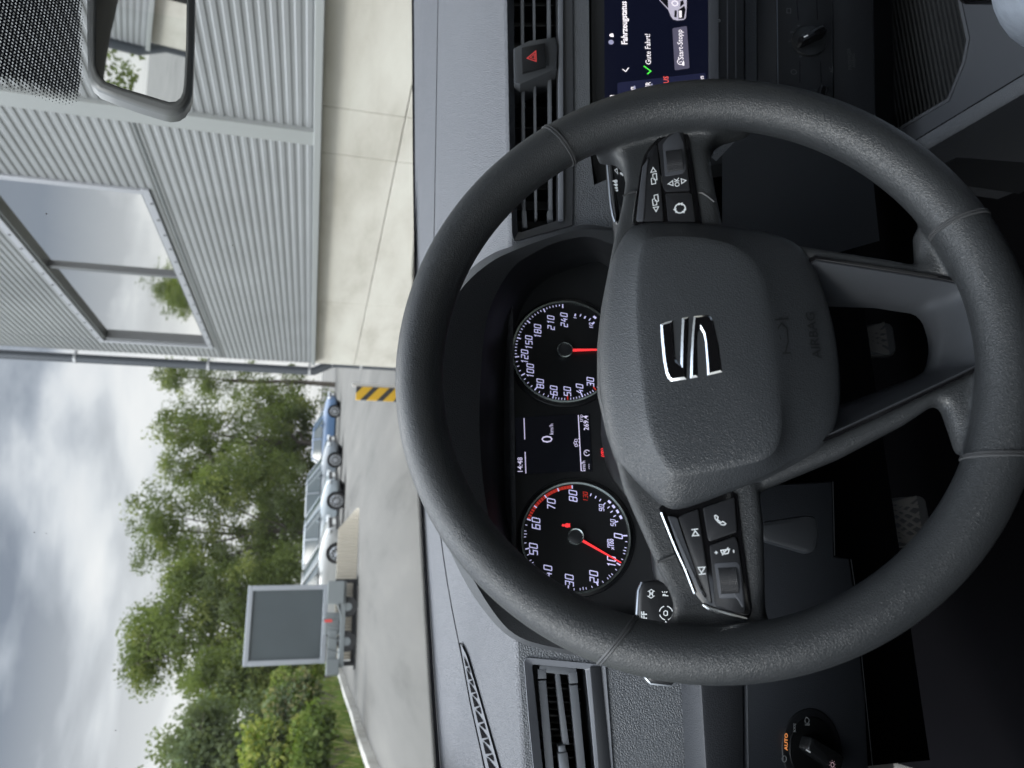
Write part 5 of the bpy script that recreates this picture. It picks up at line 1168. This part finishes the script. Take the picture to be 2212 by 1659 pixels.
# --- striped guard board
hbz0, hbz1 = .02, .66; hbx = 2.80; hby = 11.2
hbd = thing('hazard_board', (hbx, hby, 0), 'yellow and black striped warning board standing at the building corner', 'warning board')
def stripes():
    m = bpy.data.materials.new('yellow black diagonal stripes'); m.use_nodes = True; n = m.node_tree; b = n.nodes['Principled BSDF']; b.inputs['Roughness'].default_value = .5
    t = n.nodes.new('ShaderNodeTexCoord'); s_ = n.nodes.new('ShaderNodeSeparateXYZ'); n.links.new(t.outputs['Object'], s_.inputs[0])
    a = n.nodes.new('ShaderNodeMath'); a.operation = 'MULTIPLY_ADD'; a.inputs[1].default_value = .9; n.links.new(s_.outputs[0], a.inputs[0]); n.links.new(s_.outputs[2], a.inputs[2])
    d = n.nodes.new('ShaderNodeMath'); d.operation = 'MULTIPLY'; d.inputs[1].default_value = 1 / .25; n.links.new(a.outputs[0], d.inputs[0])
    f = n.nodes.new('ShaderNodeMath'); f.operation = 'FRACT'; n.links.new(d.outputs[0], f.inputs[0]); c = n.nodes.new('ShaderNodeMath'); c.operation = 'GREATER_THAN'; c.inputs[1].default_value = .62; n.links.new(f.outputs[0], c.inputs[0])
    mxn = n.nodes.new('ShaderNodeMix'); mxn.data_type = 'RGBA'; mxn.inputs[6].default_value = (.62, .37, .02, 1); mxn.inputs[7].default_value = (.03, .03, .03, 1); n.links.new(c.outputs[0], mxn.inputs[0]); n.links.new(mxn.outputs[2], b.inputs['Base Color']); return m
g = G(); g.box((hbx, hby, (hbz0 + hbz1) / 2), (.21, .03, hbz1 - hbz0)); g.build('board', stripes(), hbd, bevel=.005)
g = G(); g.box((hbx + .13, hby + .02, .36), (.05, .05, .72)); g.build('post', mat('pale post', (.5, .48, .45), .6), hbd, bevel=.004)

# --- parked cars
TYRE = mat('tyre rubber', (.02, .02, .02), .8); RIMM = mat('alloy rim', (.55, .57, .60), .3, metal=.8)
CGL = mat('tinted car window', (.03, .045, .05), .12, spec=.5)
def parked(name, label, col, loc, rz, hb=1.47, grp=None, L=4.25, Wd=.88):
    r = thing(name, (0, 0, 0), label, 'car', grp); PM = mat('paint ' + name + str(round(loc[0], 1)), col, .28, coat=.7)
    st = [(-.5, .35, .55, .72), (-.488, .28, .80, .80), (-.46, .24, .95, .86), (-.35, .20, .98, .98), (-.15, .20, .965, 1), (.08, .20, .95, 1), (.20, .20, .945, 1), (.30, .20, .90, .99), (.40, .21, .82, .96), (.455, .23, .74, .90), (.487, .26, .66, .80), (.5, .34, .58, .68)]
    rows = []
    for x, zb, zt, wf in st:
        w = Wd * wf; rows.append([Vector((x * L, y, z)) for y, z in ((-w * .86, zb), (-w, zb + .10), (-w * 1.0, (zb + zt) / 2), (-w * .97, zt - .10), (-w * .86, zt - .01), (-w * .4, zt + .015), (0, zt + .02), (w * .4, zt + .015), (w * .86, zt - .01), (w * .97, zt - .10), (w, (zb + zt) / 2), (w, zb + .10), (w * .86, zb))])
    g = G(); g.loft(rows, True); g.add(rows[0], [tuple(range(13))]); g.add(rows[-1], [tuple(range(13))[::-1]]); g.build('body', PM, r, shade=45)
    bo = [(-.475, .50), (-.44, .74), (-.30, .83), (.0, .84), (.16, .82), (.235, .70), (.27, .35), (.275, 0)]; to = [(-.40, .40), (-.375, .56), (-.27, .62), (-.10, .63), (-.02, .62), (.02, .55), (.035, .30), (.04, 0)]
    def loop(o_, z, s_=1.0): a = [(x * L, y, z) for x, y in o_]; return [Vector((x * s_, y * s_, z_)) for x, y, z_ in a] + [Vector((x * s_, -y * s_, z_)) for x, y, z_ in reversed(a[:-1])]
    g = G(); g.loft([loop(bo, .93), loop(to, hb - .05)], True); g.build('windows', CGL, r, shade=20)
    g = G(); t0 = loop(to, hb - .055, 1.02); t1 = loop(to, hb - .015, .97); t2 = loop(to, hb, .80); t3 = loop(to, hb + .004, .3); g.loft([t0, t1, t2, t3], True); g.add(t3, [tuple(range(len(t3)))]); g.build('roof', PM, r, shade=60)
    for s_ in (-1, 1):
        for (xa, ya), (xb, yb) in (((.235, .72), (.03, .58)), ((-.06, .85), (-.09, .64)), ((-.40, .80), (-.345, .60))):
            g = G(); g.tube([(xa * L, ya * s_, .93), (xb * L, yb * s_, hb - .04)], .035, 6); g.build('pillar', PM, r)
        g = G(); g.tube([(.12 * L, s_ * .86, .98), (.12 * L, s_ * 1.0, 1.0)], .07, 8, sq=.7); g.build('door_mirror', PM, r)
        g = G(); g.box((.475 * L, s_ * .60, .66), (.14, .36, .13), rz=-s_ * .35); g.build('headlight', mat('headlight lens', (.75, .78, .80), .1, coat=.5), r, bevel=.02)
        g = G(); g.box((-.488 * L, s_ * .62, .80), (.08, .28, .20), rz=s_ * .3); g.build('tail_light', mat('red lens', (.35, .02, .02), .2), r, bevel=.02)
        for x in (-.315, .315):
            g = G(); g.tube([(x * L, s_ * .60, .33), (x * L, s_ * (Wd + .008), .33)], .375, 28); g.build('wheel_arch', HOLE, r)
            g = G(); g.tube([(x * L, s_ * .66, .325), (x * L, s_ * (Wd + .012), .325)], .322, 28); wl = g.build('wheel', TYRE, r, bevel=.02)
            g = G(); n_ = 10
            for k in range(n_):
                a_ = 6.2832 * k / n_; g.tube([(x * L + .05 * math.cos(a_), s_ * (Wd + .022), .325 + .05 * math.sin(a_)), (x * L + .22 * math.cos(a_), s_ * (Wd + .014), .325 + .22 * math.sin(a_))], .016, 5)
            g.tube([(x * L + .225 * math.cos(6.2832 * k / 28), s_ * (Wd + .014), .325 + .225 * math.sin(6.2832 * k / 28)) for k in range(28)], .016, 6, closed=True); g.tube([(x * L, s_ * Wd, .325), (x * L, s_ * (Wd + .026), .325)], .06, 12); g.build('wheel_rim', RIMM, wl)
    g = G(); g.box((.497 * L, 0, .58), (.03, 1.0, .14)); g.box((.50 * L, 0, .36), (.03, 1.25, .12)); g.build('grille', mat('grille black', (.015, .015, .016), .5), r)
    g = G(); g.box((.506 * L, 0, .47), (.012, .50, .11)); g.build('number_plate', mat('plate white', (.7, .7, .68), .5), r)
    r.location = loc; r.rotation_euler = (0, 0, rz); return r
def cpos(Y, X, z=0.0):
    p = at_z(X, Y, 0.0); return p
AW = 4.25 * .315
def place(name, label, col, wheelpx, rz, **k):
    """put the car so that its right front wheel stands where the photograph shows it"""
    q = at_z(wheelpx[0], wheelpx[1], 0.0); off = Matrix.Rotation(rz, 3, 'Z') @ Vector((AW, -.88, 0)); return parked(name, label, col, (q.x - off.x, q.y - off.y, 0), rz, **k)
RZ = R(-24)
place('parked_car', 'white parked car nearest in the row, a ten-spoke wheel showing beside the sign trailer', (.27, .275, .27), (750, 1195), RZ, grp='cars parked beyond the road')
place('parked_car', 'silver parked car in the middle of the row, beside the tall grey estate', (.20, .23, .25), (745, 1082), RZ, grp='cars parked beyond the road', hb=1.52)
place('parked_car', 'mid-grey parked estate car with the tallest roof in the row', (.13, .15, .17), (740, 994), RZ, grp='cars parked beyond the road', hb=1.58)
place('parked_car', 'blue parked car at the end of the row by the building corner', (.06, .11, .20), (736, 889), RZ, grp='cars parked beyond the road', hb=1.45)

# --- mobile sign trailer
ty = 20.0
c0, c1, c2, c3_ = [at_y(X, Y, ty) for X, Y in ((527, 1436), (535, 1263), (708, 1265), (704, 1436))]
tr = thing('sign_trailer', ((c0.x + c1.x) / 2, ty, 0), 'mobile sign trailer carrying a blank dark grey board in a pale frame', 'trailer')
bx0_, bx1_ = (c0.x + c3_.x) / 2, (c1.x + c2.x) / 2; bz1_, bz0_ = (c0.z + c1.z) / 2, (c2.z + c3_.z) / 2
g = G(); g.box(((bx0_ + bx1_) / 2, ty, (bz0_ + bz1_) / 2), (bx1_ - bx0_ - .2, .08, bz1_ - bz0_ - .2)); g.build('sign_panel', mat('dark grey panel', (.060, .072, .078), .35, var=.08, varscale=1.0), tr, shade=0)
g = G(); xm, zm = (bx0_ + bx1_) / 2, (bz0_ + bz1_) / 2; w_, h_ = bx1_ - bx0_, bz1_ - bz0_
for c, d in (((xm, ty - .02, bz1_ - .06), (w_, .12, .12)), ((xm, ty - .02, bz0_ + .06), (w_, .12, .12)), ((bx0_ + .06, ty - .02, zm), (.12, .12, h_ - .24)), ((bx1_ - .06, ty - .02, zm), (.12, .12, h_ - .24))): g.box(c, d)
g.build('sign_frame', mat('pale aluminium', (.34, .36, .39), .4, metal=.4), tr, bevel=.01)
TG = mat('grey trailer steel', (.20, .22, .225), .5, metal=.3)
g = G(); zz = bz0_ - .12
g.box((xm, ty, zz - .25), (w_ + .15, .9, .12)); g.box((xm, ty, zz), (.5, .5, .35)); g.box((xm + .75, ty - .35, zz - .05), (.55, .35, .40)); g.box((xm - .6, ty - .35, zz - .02), (.9, .06, .22)); g.box((bx0_ - .08, ty - .3, zz - .05), (.35, .4, .30), rz=.2)
for k in range(6): g.tube([(xm - .7 + k * .28, ty - .4, zz - .3), (xm - .6 + k * .28, ty - .42, zz + .1)], .02, 6)
g.tube([(xm + .1, ty - .35, zz - .25), (xm + .1, ty - .35, bz0_ + .1)], .03, 8); g.tube([(xm + .2, ty - .45, zz - .2), (xm + .9, ty - .45, zz + .05)], .02, 6)
g.build('chassis', TG, tr, bevel=.02)
g = G(); g.box((xm + .08, ty - .46, zz + .10), (.06, .05, .18)); g.build('red_lamp', mat('red trailer lamp', (.6, .05, .04), .4), tr)
for x_ in (xm - .42, xm + .40):
    g = G(); g.tube([(x_, ty - .42, .24), (x_, ty - .26, .24)], .24, 24); g.build('wheel', TYRE, tr, bevel=.02); g = G(); g.tube([(x_, ty - .44, .24), (x_, ty - .42, .24)], .10, 16); g.build('wheel_hub', TG, tr)
for x_ in (bx0_ - .02, bx1_ + .08):
    g = G(); g.box((x_, ty - .1, .28), (.10, .10, .56)); g.box((x_, ty - .1, .02), (.26, .26, .03)); g.build('support_leg', DARK, tr)
g = G(); g.box((xm, ty - .05, .07), (w_ * 1.05, .16, .09)); g.build('base_rail', DARK, tr)
# --- pale ribbed barrier behind it
q0, q1 = at_z(781, 1102, 0), at_z(783, 1290, 0)
rp_ = thing('ribbed_barrier', (.3, 20.6, 0), 'low pale beige ribbed barrier lying in front of the parked cars', 'barrier')
g = G(); xr, xl = 1.95, -1.9
nR = 46
rows = []
for k in range(nR * 2 + 1):
    x_ = xl + (xr - xl) * k / (nR * 2); hgt = .52 if x_ < xr - .55 else .52 - .46 * (x_ - (xr - .55)) / .55; dy = .025 if k % 2 else 0
    rows.append([Vector((x_, 20.55 + dy, .0)), Vector((x_, 20.62 + dy, hgt)), Vector((x_, 20.80, hgt)), Vector((x_, 20.80, 0))])
g.loft(rows, flip=True); g.build('ribbed_face', mat('beige concrete', (.40, .365, .30), .8), rp_, shade=0)

# --- trees and shrubs
def leafmat(name, col, tr_=.35):
    m = bpy.data.materials.new(name); m.use_nodes = True; n = m.node_tree; n.nodes.clear(); o = n.nodes.new('ShaderNodeOutputMaterial')
    d = n.nodes.new('ShaderNodeBsdfDiffuse'); d.inputs[0].default_value = (*col, 1); t = n.nodes.new('ShaderNodeBsdfTranslucent'); t.inputs[0].default_value = (col[0] * 1.3, col[1] * 1.35, col[2] * .7, 1)
    mxs = n.nodes.new('ShaderNodeMixShader'); mxs.inputs[0].default_value = tr_; n.links.new(d.outputs[0], mxs.inputs[1]); n.links.new(t.outputs[0], mxs.inputs[2]); n.links.new(mxs.outputs[0], o.inputs[0]); return m
LF = [leafmat('leaf dark green', (.085, .110, .038)), leafmat('leaf mid green', (.125, .158, .052)), leafmat('leaf olive green', (.175, .200, .070)), leafmat('leaf dull green', (.125, .150, .080))]
LY = [leafmat('leaf lime', (.27, .29, .09)), leafmat('leaf yellow green', (.20, .25, .07)), leafmat('leaf fresh green', (.10, .14, .04))]
LG = [leafmat('leaf silver green', (.16, .20, .12)), leafmat('leaf straw', (.22, .21, .11)), leafmat('leaf grass green', (.095, .135, .04))]
BARK = noise_mat('grey brown bark', [(.06, .05, .04), (.14, .12, .10)], 6, .95, .4)
def leaves(g, c, rad, n, size, mi, flat_=.8):
    for _ in range(n):
        d = Vector((random.gauss(0, 1), random.gauss(0, 1), random.gauss(0, 1) * flat_)).normalized() * rad * random.random() ** .45
        p = c + d; a = Vector((random.gauss(0, 1), random.gauss(0, 1), random.gauss(0, .7))).normalized(); b = a.orthogonal().normalized(); b.rotate(Matrix.Rotation(random.random() * 6.28, 3, a)) ; s_ = size * random.uniform(.6, 1.3)
        b2 = a.cross(b); g.add([p - b * s_ * .5, p + b2 * s_ * .33, p + b * s_ * .5, p - b2 * s_ * .33], [(0, 1, 2, 3)], mi if isinstance(mi, int) else random.choice(mi))
def tree(loc, H, lumps, label, name='deciduous_tree', mats=LF, size=.18, n=135, group='trees beyond the road', tr_r=.22, clump=.95, lay=36):
    """lumps: (dx, dz, radius) crown masses seen from the road"""
    r = thing(name, loc, label, 'tree', group); L0 = Vector(loc); g = G(); tops = []
    g.tube([L0, L0 + Vector((.1, 0, H * .25)), L0 + Vector((-.1, .1, H * .5)), L0 + Vector((.1, 0, H * .8))], [tr_r, tr_r * .8, tr_r * .5, tr_r * .15], 10)
    for dx, dz, rd in lumps:
        c = L0 + Vector((dx, random.uniform(-1, 1), dz)); s_ = L0 + Vector((0, 0, max(H * .18, dz * .45))); g.tube([s_, (s_ + c) / 2 + Vector((0, 0, -.3)), c], [tr_r * .45, tr_r * .28, tr_r * .1], 6)
        for k in range(3): e_ = c + Vector((random.uniform(-1, 1), random.uniform(-.5, .5), random.uniform(-.3, 1))) * rd * .8; g.tube([c, e_], [tr_r * .12, tr_r * .03], 5)
    g.build('trunk', BARK, r)
    g = G()
    for dx, dz, rd in lumps:
        c = L0 + Vector((dx, random.uniform(-1, 1), dz))
        for k in range(lay):
            d = Vector((random.gauss(0, 1), random.gauss(0, 1), random.gauss(0, 1))).normalized() * rd * random.uniform(.35, 1.0); d.z *= .9
            leaves(g, c + d, clump * random.uniform(.45, 1.15), int(n * random.uniform(.4, 1)), size, random.choice([0, 0, 1, 1, 2, 3]) if len(mats) > 3 else [0, 1, 2])
    g.build('crown', mats, r, shade=0)
    return r
def tl(Ypx, Xtop, y, extra=0.0):
    p = at_y(Xtop, Ypx, y); return p
def mk(y, lumps_px, base_Y, label, **k):
    """lump centres and radii read in the picture, set at distance y"""
    b = at_y(700, base_Y, y); L_ = []
    for X, Y, r_ in lumps_px:
        p = at_y(X, Y, y); L_.append((p.x - b.x, p.z, r_ * y / FOC * 1.13))
    H = max(l[1] + l[2] for l in L_); return tree((b.x, y, 0), H, L_, label, **k)
mk(46, [(330, 1370, 70), (300, 1430, 40), (390, 1330, 75), (430, 1420, 75), (480, 1360, 80), (560, 1400, 70), (520, 1280, 60), (400, 1250, 45), (600, 1330, 60), (640, 1400, 50), (560, 1310, 70), (460, 1290, 60), (520, 1440, 60), (610, 1250, 60)], 1380, 'tallest leafy tree rising behind the sign trailer')
mk(52, [(360, 1190, 60), (350, 1110, 50), (430, 1140, 75), (500, 1200, 70), (470, 1080, 60), (560, 1120, 70), (600, 1210, 55), (630, 1120, 50), (520, 1040, 55), (600, 1040, 60), (560, 1190, 70), (450, 1220, 55)], 1150, 'broad leafy tree behind the white parked car', lay=30)
mk(56, [(400, 1020, 45), (385, 930, 45), (460, 990, 60), (430, 900, 55), (540, 950, 65), (560, 880, 55), (620, 1000, 50), (630, 920, 50), (500, 1040, 55), (470, 940, 60), (580, 1000, 60)], 960, 'leafy tree behind the blue parked car, nearest the building', lay=30)
mk(60, [(380, 820, 35), (450, 830, 45), (540, 840, 50), (620, 830, 45)], 830, 'narrow tree half hidden by the far end of the building', lay=22)
mk(40, [(460, 1480, 50), (520, 1500, 60), (600, 1480, 60), (540, 1430, 50), (640, 1520, 45)], 1480, 'dark tree left of the sign board', lay=30)
mk(34, [(410, 1620, 50), (440, 1570, 35), (480, 1640, 60), (550, 1600, 55), (400, 1720, 60), (500, 1720, 70)], 1640, 'round grey-green tree at the far left of the verge', mats=[LF[3], LG[0], LF[1], LF[3]], lay=30)
random.seed(5)
def shrub(y, lumps_px, label, mats, name='shrub', size=.13, n=120, lay=12, cl=.35):
    cY = sum(l[1] for l in lumps_px) / len(lumps_px); b = at_y(720, cY, y); r = thing(name, (b.x, y, .1), label, 'shrub', 'shrubs on the verge')
    g = G(); g2 = G()
    for X, Y, r_ in lumps_px:
        p = at_y(X, Y, y); rd = r_ * y / FOC
        g2.tube([Vector((b.x, y, .1)), Vector(((b.x + p.x) / 2, y, p.z * .5)), p], [.03, .02, .008], 5)
        for k in range(lay):
            d = Vector((random.gauss(0, 1), random.gauss(0, 1), random.gauss(0, 1))).normalized() * rd * random.uniform(.3, 1.0); leaves(g, p + d, cl * random.uniform(.5, 1.1), n, size, list(range(len(mats))))
    g2.build('stems', BARK, r); g.build('foliage', mats, r, shade=0); return r
shrub(19, [(570, 1600, 32), (600, 1640, 45), (560, 1655, 35), (640, 1600, 35), (620, 1700, 60)], 'bright yellow-green bush at the left end of the verge', LY)
shrub(24, [(600, 1530, 30), (630, 1500, 28), (650, 1550, 35), (660, 1480, 25)], 'grey-green bush between the sign trailer and the yellow bush', LG)
shrub(27, [(640, 1455, 26), (615, 1470, 24), (670, 1460, 22)], 'fresh green bush just left of the sign trailer', [LY[2], LY[1], LF[2]])
mk(45, [(330, 1690, 0)] and [(250, 1775, 55), (300, 1740, 50), (330, 1800, 60), (400, 1770, 70), (480, 1740, 60), (480, 1820, 70), (560, 1770, 70)], 1775, 'leafy tree left of the frame, mirrored in the building window', lay=18)
shrub(16, [(670, 1620, 28), (690, 1570, 22), (680, 1680, 34)], 'low leafy bush next to the pale kerb', [LY[2], LF[1], LG[2]])
def grass():
    g = G()
    for _ in range(15000):
        y = 9 + 24 * random.random() ** 1.2; x = -3.0 - 7 * random.random() ** 1.4; h = random.uniform(.12, .45) * (1.4 if noise.noise(Vector((x, y, 0)) * .6) > .1 else .8); a = random.random() * 6.28; w = .012 * (1 + y / 15)
        z0 = .08; dx, dy = math.cos(a) * w, math.sin(a) * w; g.add([(x - dx, y - dy, z0), (x + dx, y + dy, z0), (x + random.uniform(-.12, .12), y + random.uniform(-.12, .12), z0 + h)], [(0, 1, 2)], random.choice([0, 1, 2, 2]))
    g.build('grass', [LG[1], LG[2], LY[2]][:3], shade=0, kind='stuff', label='long rough grass on the verge')
grass()
def hedge(y, x0, x1, h, label, nl=26, mats=LF):
    r = thing('hedge', ((x0 + x1) / 2, y, 0), label, 'hedge'); g = G()
    for k in range(nl):
        x = x0 + (x1 - x0) * (k + .5) / nl
        for j in range(7): leaves(g, Vector((x + random.uniform(-.5, .5), y + random.uniform(-.6, .6), random.uniform(.2, h))), .8, 110, .24, [0, 1, 2, 3][:len(mats)])
    g.build('foliage', mats, r, shade=0)
hedge(58, -8, 14, 5.0, 'dense green hedge line behind the parked cars', 36)
hedge(40, -22, -5, 3.2, 'dense green undergrowth behind the verge', 26)
# behind the car: what the mirror shows
random.seed(9)
tree((1.6, -24, 0), 8, [(-2, 2.5, 1.6), (0, 3.5, 1.8), (2, 3, 1.8), (0, 1.6, 1.5), (3.5, 2.5, 1.5), (-3.4, 3, 1.6), (1, 5.5, 1.8)], 'green tree behind the car, seen only in the rear-view mirror', group=None, mats=[LF[1], LF[2], LY[2], LF[1]], lay=14)
fz = thing('ribbed_fence', (.6, -13, 0), 'low white ribbed metal fence behind the car, seen in the mirror', 'fence')
g = G(); rows = []
for k in range(121): x_ = -3 + 5.7 * k / 120; rows.append([Vector((x_, -13 - (.09 if k % 4 < 2 else 0), .0)), Vector((x_, -13 - (.09 if k % 4 < 2 else 0), 1.22))])
g.loft(rows); g.build('ribbed_sheet', mat('off-white sheet', (.42, .41, .36), .5), fz, shade=0)
g = G()
for x_ in (-3, -1.1, .8, 2.7): g.box((x_, -13.06, .63), (.07, .07, 1.26))
g.build('posts', TRIM, fz)
g = G(); g.tube([(2.98, Y0 - .12, 7.5), (2.98, Y0 - .12, 1.4), (3.1, Y0 - .12, 1.1), (3.1, Y0 - .12, 0)], .07, 12); dq = thing('downpipe', (3, Y0 - .12, 0), 'dark downpipe on the rear corner of the metal building, seen in the mirror', 'pipe'); g.build('pipe', PIPE, dq)

# ================================================================== PASSENGER (only a denim knee is in view)
def skinned(name, verts, edges, radii, m, parent=None, sub=2):
    me = bpy.data.meshes.new(name); me.from_pydata(verts, edges, []); me.materials.append(m); o = bpy.data.objects.new(name, me); COL.objects.link(o)
    if parent: o.parent = parent
    md = o.modifiers.new('skin', 'SKIN'); md.use_smooth_shade = True
    for v, r_ in zip(me.skin_vertices[0].data, radii): v.radius = (r_, r_) if not isinstance(r_, tuple) else r_
    me.skin_vertices[0].data[0].use_root = True
    md = o.modifiers.new('sub', 'SUBSURF'); md.levels = sub; md.render_levels = sub; return o
DENIM = mat('pale blue grey denim', (.30, .34, .40), .95, grain=('noise', 900, .5, .0012), var=.12, varscale=60)
SKINM = mat('skin', (.50, .33, .25), .5); SHIRT = mat('dark knit', (.04, .045, .06), .95); HAIR = mat('brown hair', (.05, .03, .02), .7)
kn_ = at_z(2300, -75, .60) 
V_ = [(.86, -.12, .52), (.86, -.20, .72), (.86, -.24, .95), (.86, -.235, 1.06), (.77, -.10, .53), (kn_.x, kn_.y, kn_.z), (.70, .58, .28), (.70, .66, .24), (.95, -.10, .53), (.98, .36, .62), (.97, .60, .28), (.97, .72, .24),
      (.68, -.22, .97), (.66, -.12, .74), (.74, .08, .66), (1.04, -.22, .97), (1.07, -.12, .74), (.99, .08, .66)]
E_ = [(0, 1), (1, 2), (2, 3), (0, 4), (4, 5), (5, 6), (6, 7), (0, 8), (8, 9), (9, 10), (10, 11), (2, 12), (12, 13), (13, 14), (2, 15), (15, 16), (16, 17)]
Rr = [.13, .13, .10, .05, .085, .062, .05, .035, .085, .065, .05, .035, .06, .045, .03, .06, .045, .03]
pers = skinned('person', V_, E_, Rr, SHIRT); props(pers, 'seated passenger whose pale denim knee shows beside the console', 'person')
tr_v = [(.86, -.12, .52), V_[4], tuple((Vector(V_[4]) + Vector(V_[5])) / 2), V_[5], tuple(Vector(V_[5]) * .5 + Vector(V_[6]) * .5), V_[6], V_[8], V_[9], V_[10]]
skinned('trousers', tr_v, [(0, 1), (1, 2), (2, 3), (3, 4), (4, 5), (0, 6), (6, 7), (7, 8)], [.14, .095, .085, .072, .066, .058, .095, .075, .058], DENIM, pers, sub=3)
